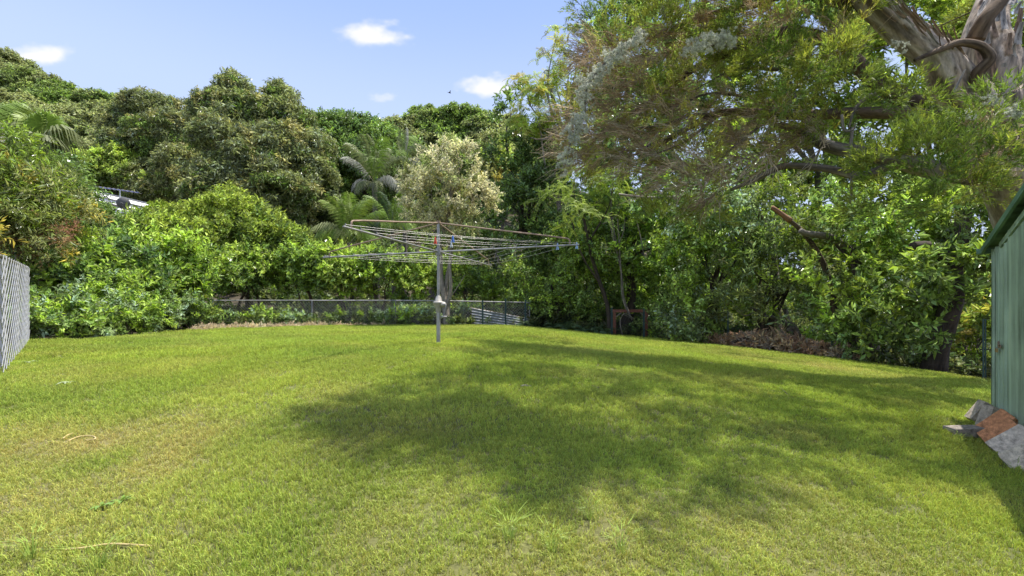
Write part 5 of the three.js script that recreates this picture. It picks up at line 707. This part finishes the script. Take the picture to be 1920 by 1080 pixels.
  scatter(t, 'canopy', SPRAY.needle2, LEAF.soft, crownItems(R, o, over, { cs: 0.22, dens: 27, size: 0.75, tints: NE, up: 0.2, under: 0.8, fill: 1.1, patch: 1.2 }), 'fine needle leaves of the boughs reaching over the lawn');
  // bare twiggy interior
  const tw = [[1120, 230, 8, 60], [1180, 170, 8, 70], [1250, 240, 7.9, 80], [1170, 285, 7.8, 66], [1330, 200, 7.8, 76], [1280, 310, 7.5, 60], [1400, 285, 7.4, 60], [1330, 345, 7.3, 56], [1450, 60, 7.7, 70], [1380, 30, 8, 70], [1520, 255, 7.2, 46], [1880, 275, 6.8, 70], [1100, 290, 8.1, 40], [1230, 110, 8.2, 60], [1300, 80, 8.1, 70], [1140, 130, 8.5, 50], [1560, 90, 7.4, 50], [1450, 230, 7.6, 60], [1120, 90, 9, 40]], items = [];
  for (const [x, y, d, r] of tw) { const l = G(x, y, d, r, 0.7, 0.8), n = Math.round(r * 0.62); for (let k = 0; k < n; k++) { const e = rdir(R), p = l.c.clone().add(V(e.x * l.r.x, e.y * l.r.y, e.z * l.r.z).multiplyScalar(Math.cbrt(R()))); const ax = V(-0.75, -0.12, 0.1).addScaledVector(rdir(R), 0.55).addScaledVector(e, 0.25).normalize(); items.push(placed(p.sub(o), ax, R() * 6, 0.7 + 0.6 * R(), col([[0.56, 0.45, 0.32], [0.66, 0.57, 0.42], [0.46, 0.35, 0.24], [0.7, 0.63, 0.5]][Math.floor(R() * 4)], 0.8 + 0.4 * R()))); } }
  scatter(t, 'twigs', SPRAY.twig, LEAF.dull, items, 'tangle of bare grey brown twigs inside the crown');
  const thin = tw.map(([x, y, d, r]) => G(x, y, d, r * 1.05, 0.7, 0.8)); scatter(t, 'leaves', SPRAY.needle2, LEAF.soft, crownItems(R, o, thin, { cs: 0.3, dens: 4, size: 0.7, tints: [[0.38, 0.40, 0.07], [0.46, 0.47, 0.1], [0.3, 0.34, 0.06]], under: 0.9, fill: 0.9 }), 'sparse yellowish leaves among the twigs');
  // white blossom along the outer bough
  const fl = []; const run = (pts, n, spread, s) => { const p = curve(pts.map(q => px2(...q)), 60); for (let k = 0; k < n; k++) { const q = p[Math.floor(R() * 61)].clone().add(rdir(R).multiplyScalar(spread * Math.sqrt(R()))); fl.push(placed(q.sub(o), rdir(R), R() * 6, s * (0.6 + 0.6 * R()), col([0.7, 0.72, 0.64], 0.75 + 0.4 * R()))); } };
  run([[1062, 312, 7.2], [1072, 262, 7.2], [1096, 212, 7.2], [1098, 165, 7.2], [1125, 130, 7.2], [1160, 100, 7.2], [1205, 68, 7.2]], 210, 0.17, 0.8); run([[1280, 95, 6.8], [1320, 82, 6.8], [1372, 74, 6.8]], 80, 0.15, 0.75); run([[1250, 14, 8], [1245, 26, 8]], 16, 0.1, 0.9); run([[1680, 82, 6.6], [1700, 88, 6.6]], 8, 0.07, 0.7); run([[1812, 212, 5.9], [1830, 218, 5.9]], 9, 0.06, 0.7); run([[1850, 190, 5.9], [1862, 186, 5.9]], 6, 0.05, 0.7); run([[1895, 208, 5.9], [1915, 212, 5.9]], 9, 0.06, 0.7);
  limbPx(t, [[1205, 60, 7.35], [1160, 98, 7.3], [1125, 130, 7.3], [1100, 165, 7.3], [1096, 212, 7.3], [1072, 262, 7.3], [1062, 308, 7.3]], 0.03, 0.008, BARK.grey, 24, 'branch'); limbPx(t, [[1380, 90, 7.2], [1330, 84, 6.95], [1282, 95, 6.95]], 0.025, 0.008, BARK.grey, 12, 'branch');
  scatter(t, 'blossom', SPRAY.blossom, LEAF.dull, fl, 'fluffy white blossom along the outer bough');
}
// ---------------------------------------------------------------- small things on the lawn and in the air
{
  const R = mulberry(900), weedMat = tintedLeaf([0.15, 0.27, 0.03], 0.5, 0.3), paleMat = tintedLeaf([0.36, 0.42, 0.26], 0.8, 0.3);
  const blade = (L, w) => { const m = new MB(), n = 4; for (let k = 0; k < n; k++) { const a = k / n, b = (k + 1) / n, W = q => w * Math.sin(Math.PI * (0.12 + 0.85 * q)), P = q => [L * q * 0.95, L * (0.5 * q - 0.55 * q * q)]; for (const s of [-1, 1]) { const A = [0, P(a)[1], P(a)[0]], B = [0, P(b)[1], P(b)[0]], A2 = [s * W(a), P(a)[1] + 0.15 * W(a), P(a)[0]], B2 = [s * W(b), P(b)[1] + 0.15 * W(b), P(b)[0]]; m.tri(A, A2, B2, [1, 1, 1]); m.tri(A, B2, B, [1, 1, 1]); } } return m.geo(false); };
  const leafA = blade(0.2, 0.028), leafB = blade(0.15, 0.022);
  const rosette = (name, label, cat, px, py, n, s, mat, lift = 0.35) => { const p = groundAt(px, py), t = thing(name, label, cat, p.add(V(0, 0.012, 0))); for (let k = 0; k < n; k++) turn(part('leaf', k % 2 ? leafA : leafB, mat, t), k * 2.4 + R() * 0.6, -lift * R(), s * (0.7 + 0.6 * R())); };
  rosette('plantain_weed', 'bright broad leaved weed with two upright leaves in the near lawn', 'weed', 228, 945, 7, 0.36, weedMat, 0.9);
  rosette('plantain_weed', 'paler flat broad leaved weed just beside the bright upright one', 'weed', 190, 955, 6, 0.34, weedMat, 0.4);
  rosette('plantain_weed', 'dusty pale weed patch lying flat by the wire fence', 'weed', 50, 682, 12, 0.6, paleMat, 0.15);
  rosette('plantain_weed', 'thin dusty weed patch in the lawn out from the wire fence', 'weed', 125, 721, 9, 0.5, paleMat, 0.1);
  const tuftGeo = [0, 1].map(k => { const r = mulberry(70 + k), m = new MB(); for (let j = 0; j < 26; j++) { const a = r() * 6.28, l = 0.1 + 0.1 * r(), lean = 0.25 + 0.8 * r(), d = V(Math.cos(a), 0, Math.sin(a)), b = d.clone().multiplyScalar(0.02 * r()), w = V(-d.z, 0, d.x).multiplyScalar(0.0025), p1 = b.clone().addScaledVector(d, l * lean * 0.4).add(V(0, l * 0.6, 0)), p2 = b.clone().addScaledVector(d, l * lean).add(V(0, l * 0.75, 0)), f = 0.8 + 0.5 * r(); m.tri(b.clone().add(w).toArray(), b.clone().sub(w).toArray(), p1.toArray(), [f, f, f]); m.tri(p1.clone().add(w).toArray(), p1.clone().sub(w).toArray(), p2.toArray(), [f, f, f]); } return m.geo(false); });
  const tuftMat = tintedLeaf([0.22, 0.31, 0.05], 0.7, 0.35);
  [['spiky grass tuft standing out in the middle near lawn', 955, 1015, 1.0], ['second grass tuft a step beside the spiky one', 1035, 1035, 0.8], ['small grass tuft at the shadow tip in the near lawn', 1105, 975, 0.8], ['bushy grass tuft in the near right lawn', 1165, 1040, 0.9], ['grass tuft by the near edge under the pale bricks', 1905, 895, 0.9], ['grass tuft at the shed corner behind the concrete blocks', 1862, 742, 1.6], ['grass tuft at the foot of the tilted concrete block', 1842, 790, 0.9], ['grass tuft growing along the timber offcut', 1800, 832, 0.8], ['wispy tuft in the near corner lawn', 60, 1050, 1.0], ['tuft of longer grass beside the dry stick', 185, 1068, 0.9]].forEach(([label, px, py, s], k) => { const p = groundAt(px, py), m = new THREE.Mesh(tuftGeo[k % 2], tuftMat); m.name = numbered('grass_tuft'); m.position.copy(p); m.rotation.y = k; m.scale.setScalar(s); m.castShadow = m.receiveShadow = true; scene.add(tag(m, label, 'grass tuft')); });
  const stick = (label, pts, r, mat) => { const q = pts.map(p => groundAt(...p).add(V(0, 0.02, 0))), b = q[0], m = new THREE.Mesh(new MB().tube(curve(q.map(p => p.clone().sub(b)), 14), r, 5, [1, 1, 1], 0.3).geo(), mat); m.name = numbered('dry_stem'); m.position.copy(b); m.castShadow = m.receiveShadow = true; scene.add(tag(m, label, 'dry stem')); };
  const straw = std({ color: new THREE.Color().setRGB(0.5, 0.4, 0.18), roughness: 0.9 });
  stick('long dry curved stem lying in the near corner lawn', [[122, 1040], [160, 1036], [205, 1029], [240, 1030], [284, 1033]], 0.0045, straw); stick('looped dry stem in the worn straw patch', [[128, 832], [150, 824], [172, 823], [178, 829], [160, 831]], 0.005, straw); stick('short dry stem lying beside the looped one', [[118, 828], [126, 822], [136, 818]], 0.005, straw); stick('thin pale twig curled in the shaded lawn before the shed', [[1462, 730], [1474, 740], [1478, 750]], 0.005, BARK.pale); stick('flat pale twig at the edge of the tree shadow', [[976, 728], [985, 727], [996, 729]], 0.012, BARK.pale);
  // long grass blades at the shed corner
  // a bird far up in the blue
  const bp = px2(843, 174, 45), m = new MB(); m.tube([V(-0.16, 0, 0), V(-0.05, 0.01, 0), V(0.06, 0.015, 0), V(0.16, 0.0, 0)], [0.015, 0.05, 0.055, 0.012], 8, [1, 1, 1]); for (const s of [-1, 1]) { m.tri([-0.06, 0.03, 0], [0.07, 0.03, 0], [0.02, 0.14, s * 0.2], [1, 1, 1]); m.tri([-0.06, 0.03, 0], [0.02, 0.14, s * 0.2], [-0.08, 0.1, s * 0.36], [1, 1, 1]); } m.tri([-0.14, 0, 0], [-0.25, 0, -0.05], [-0.25, 0, 0.05], [1, 1, 1]);
  const bird = new THREE.Mesh(m.geo(), std({ color: new THREE.Color().setRGB(0.05, 0.05, 0.055), side: THREE.DoubleSide })); bird.name = 'bird'; bird.position.copy(bp); bird.rotation.y = 0.6; bird.castShadow = true; scene.add(tag(bird, 'tiny dark bird flying high in the open sky', 'bird'));
}
renderer.render(scene, camera);
console.log('instances', instances);
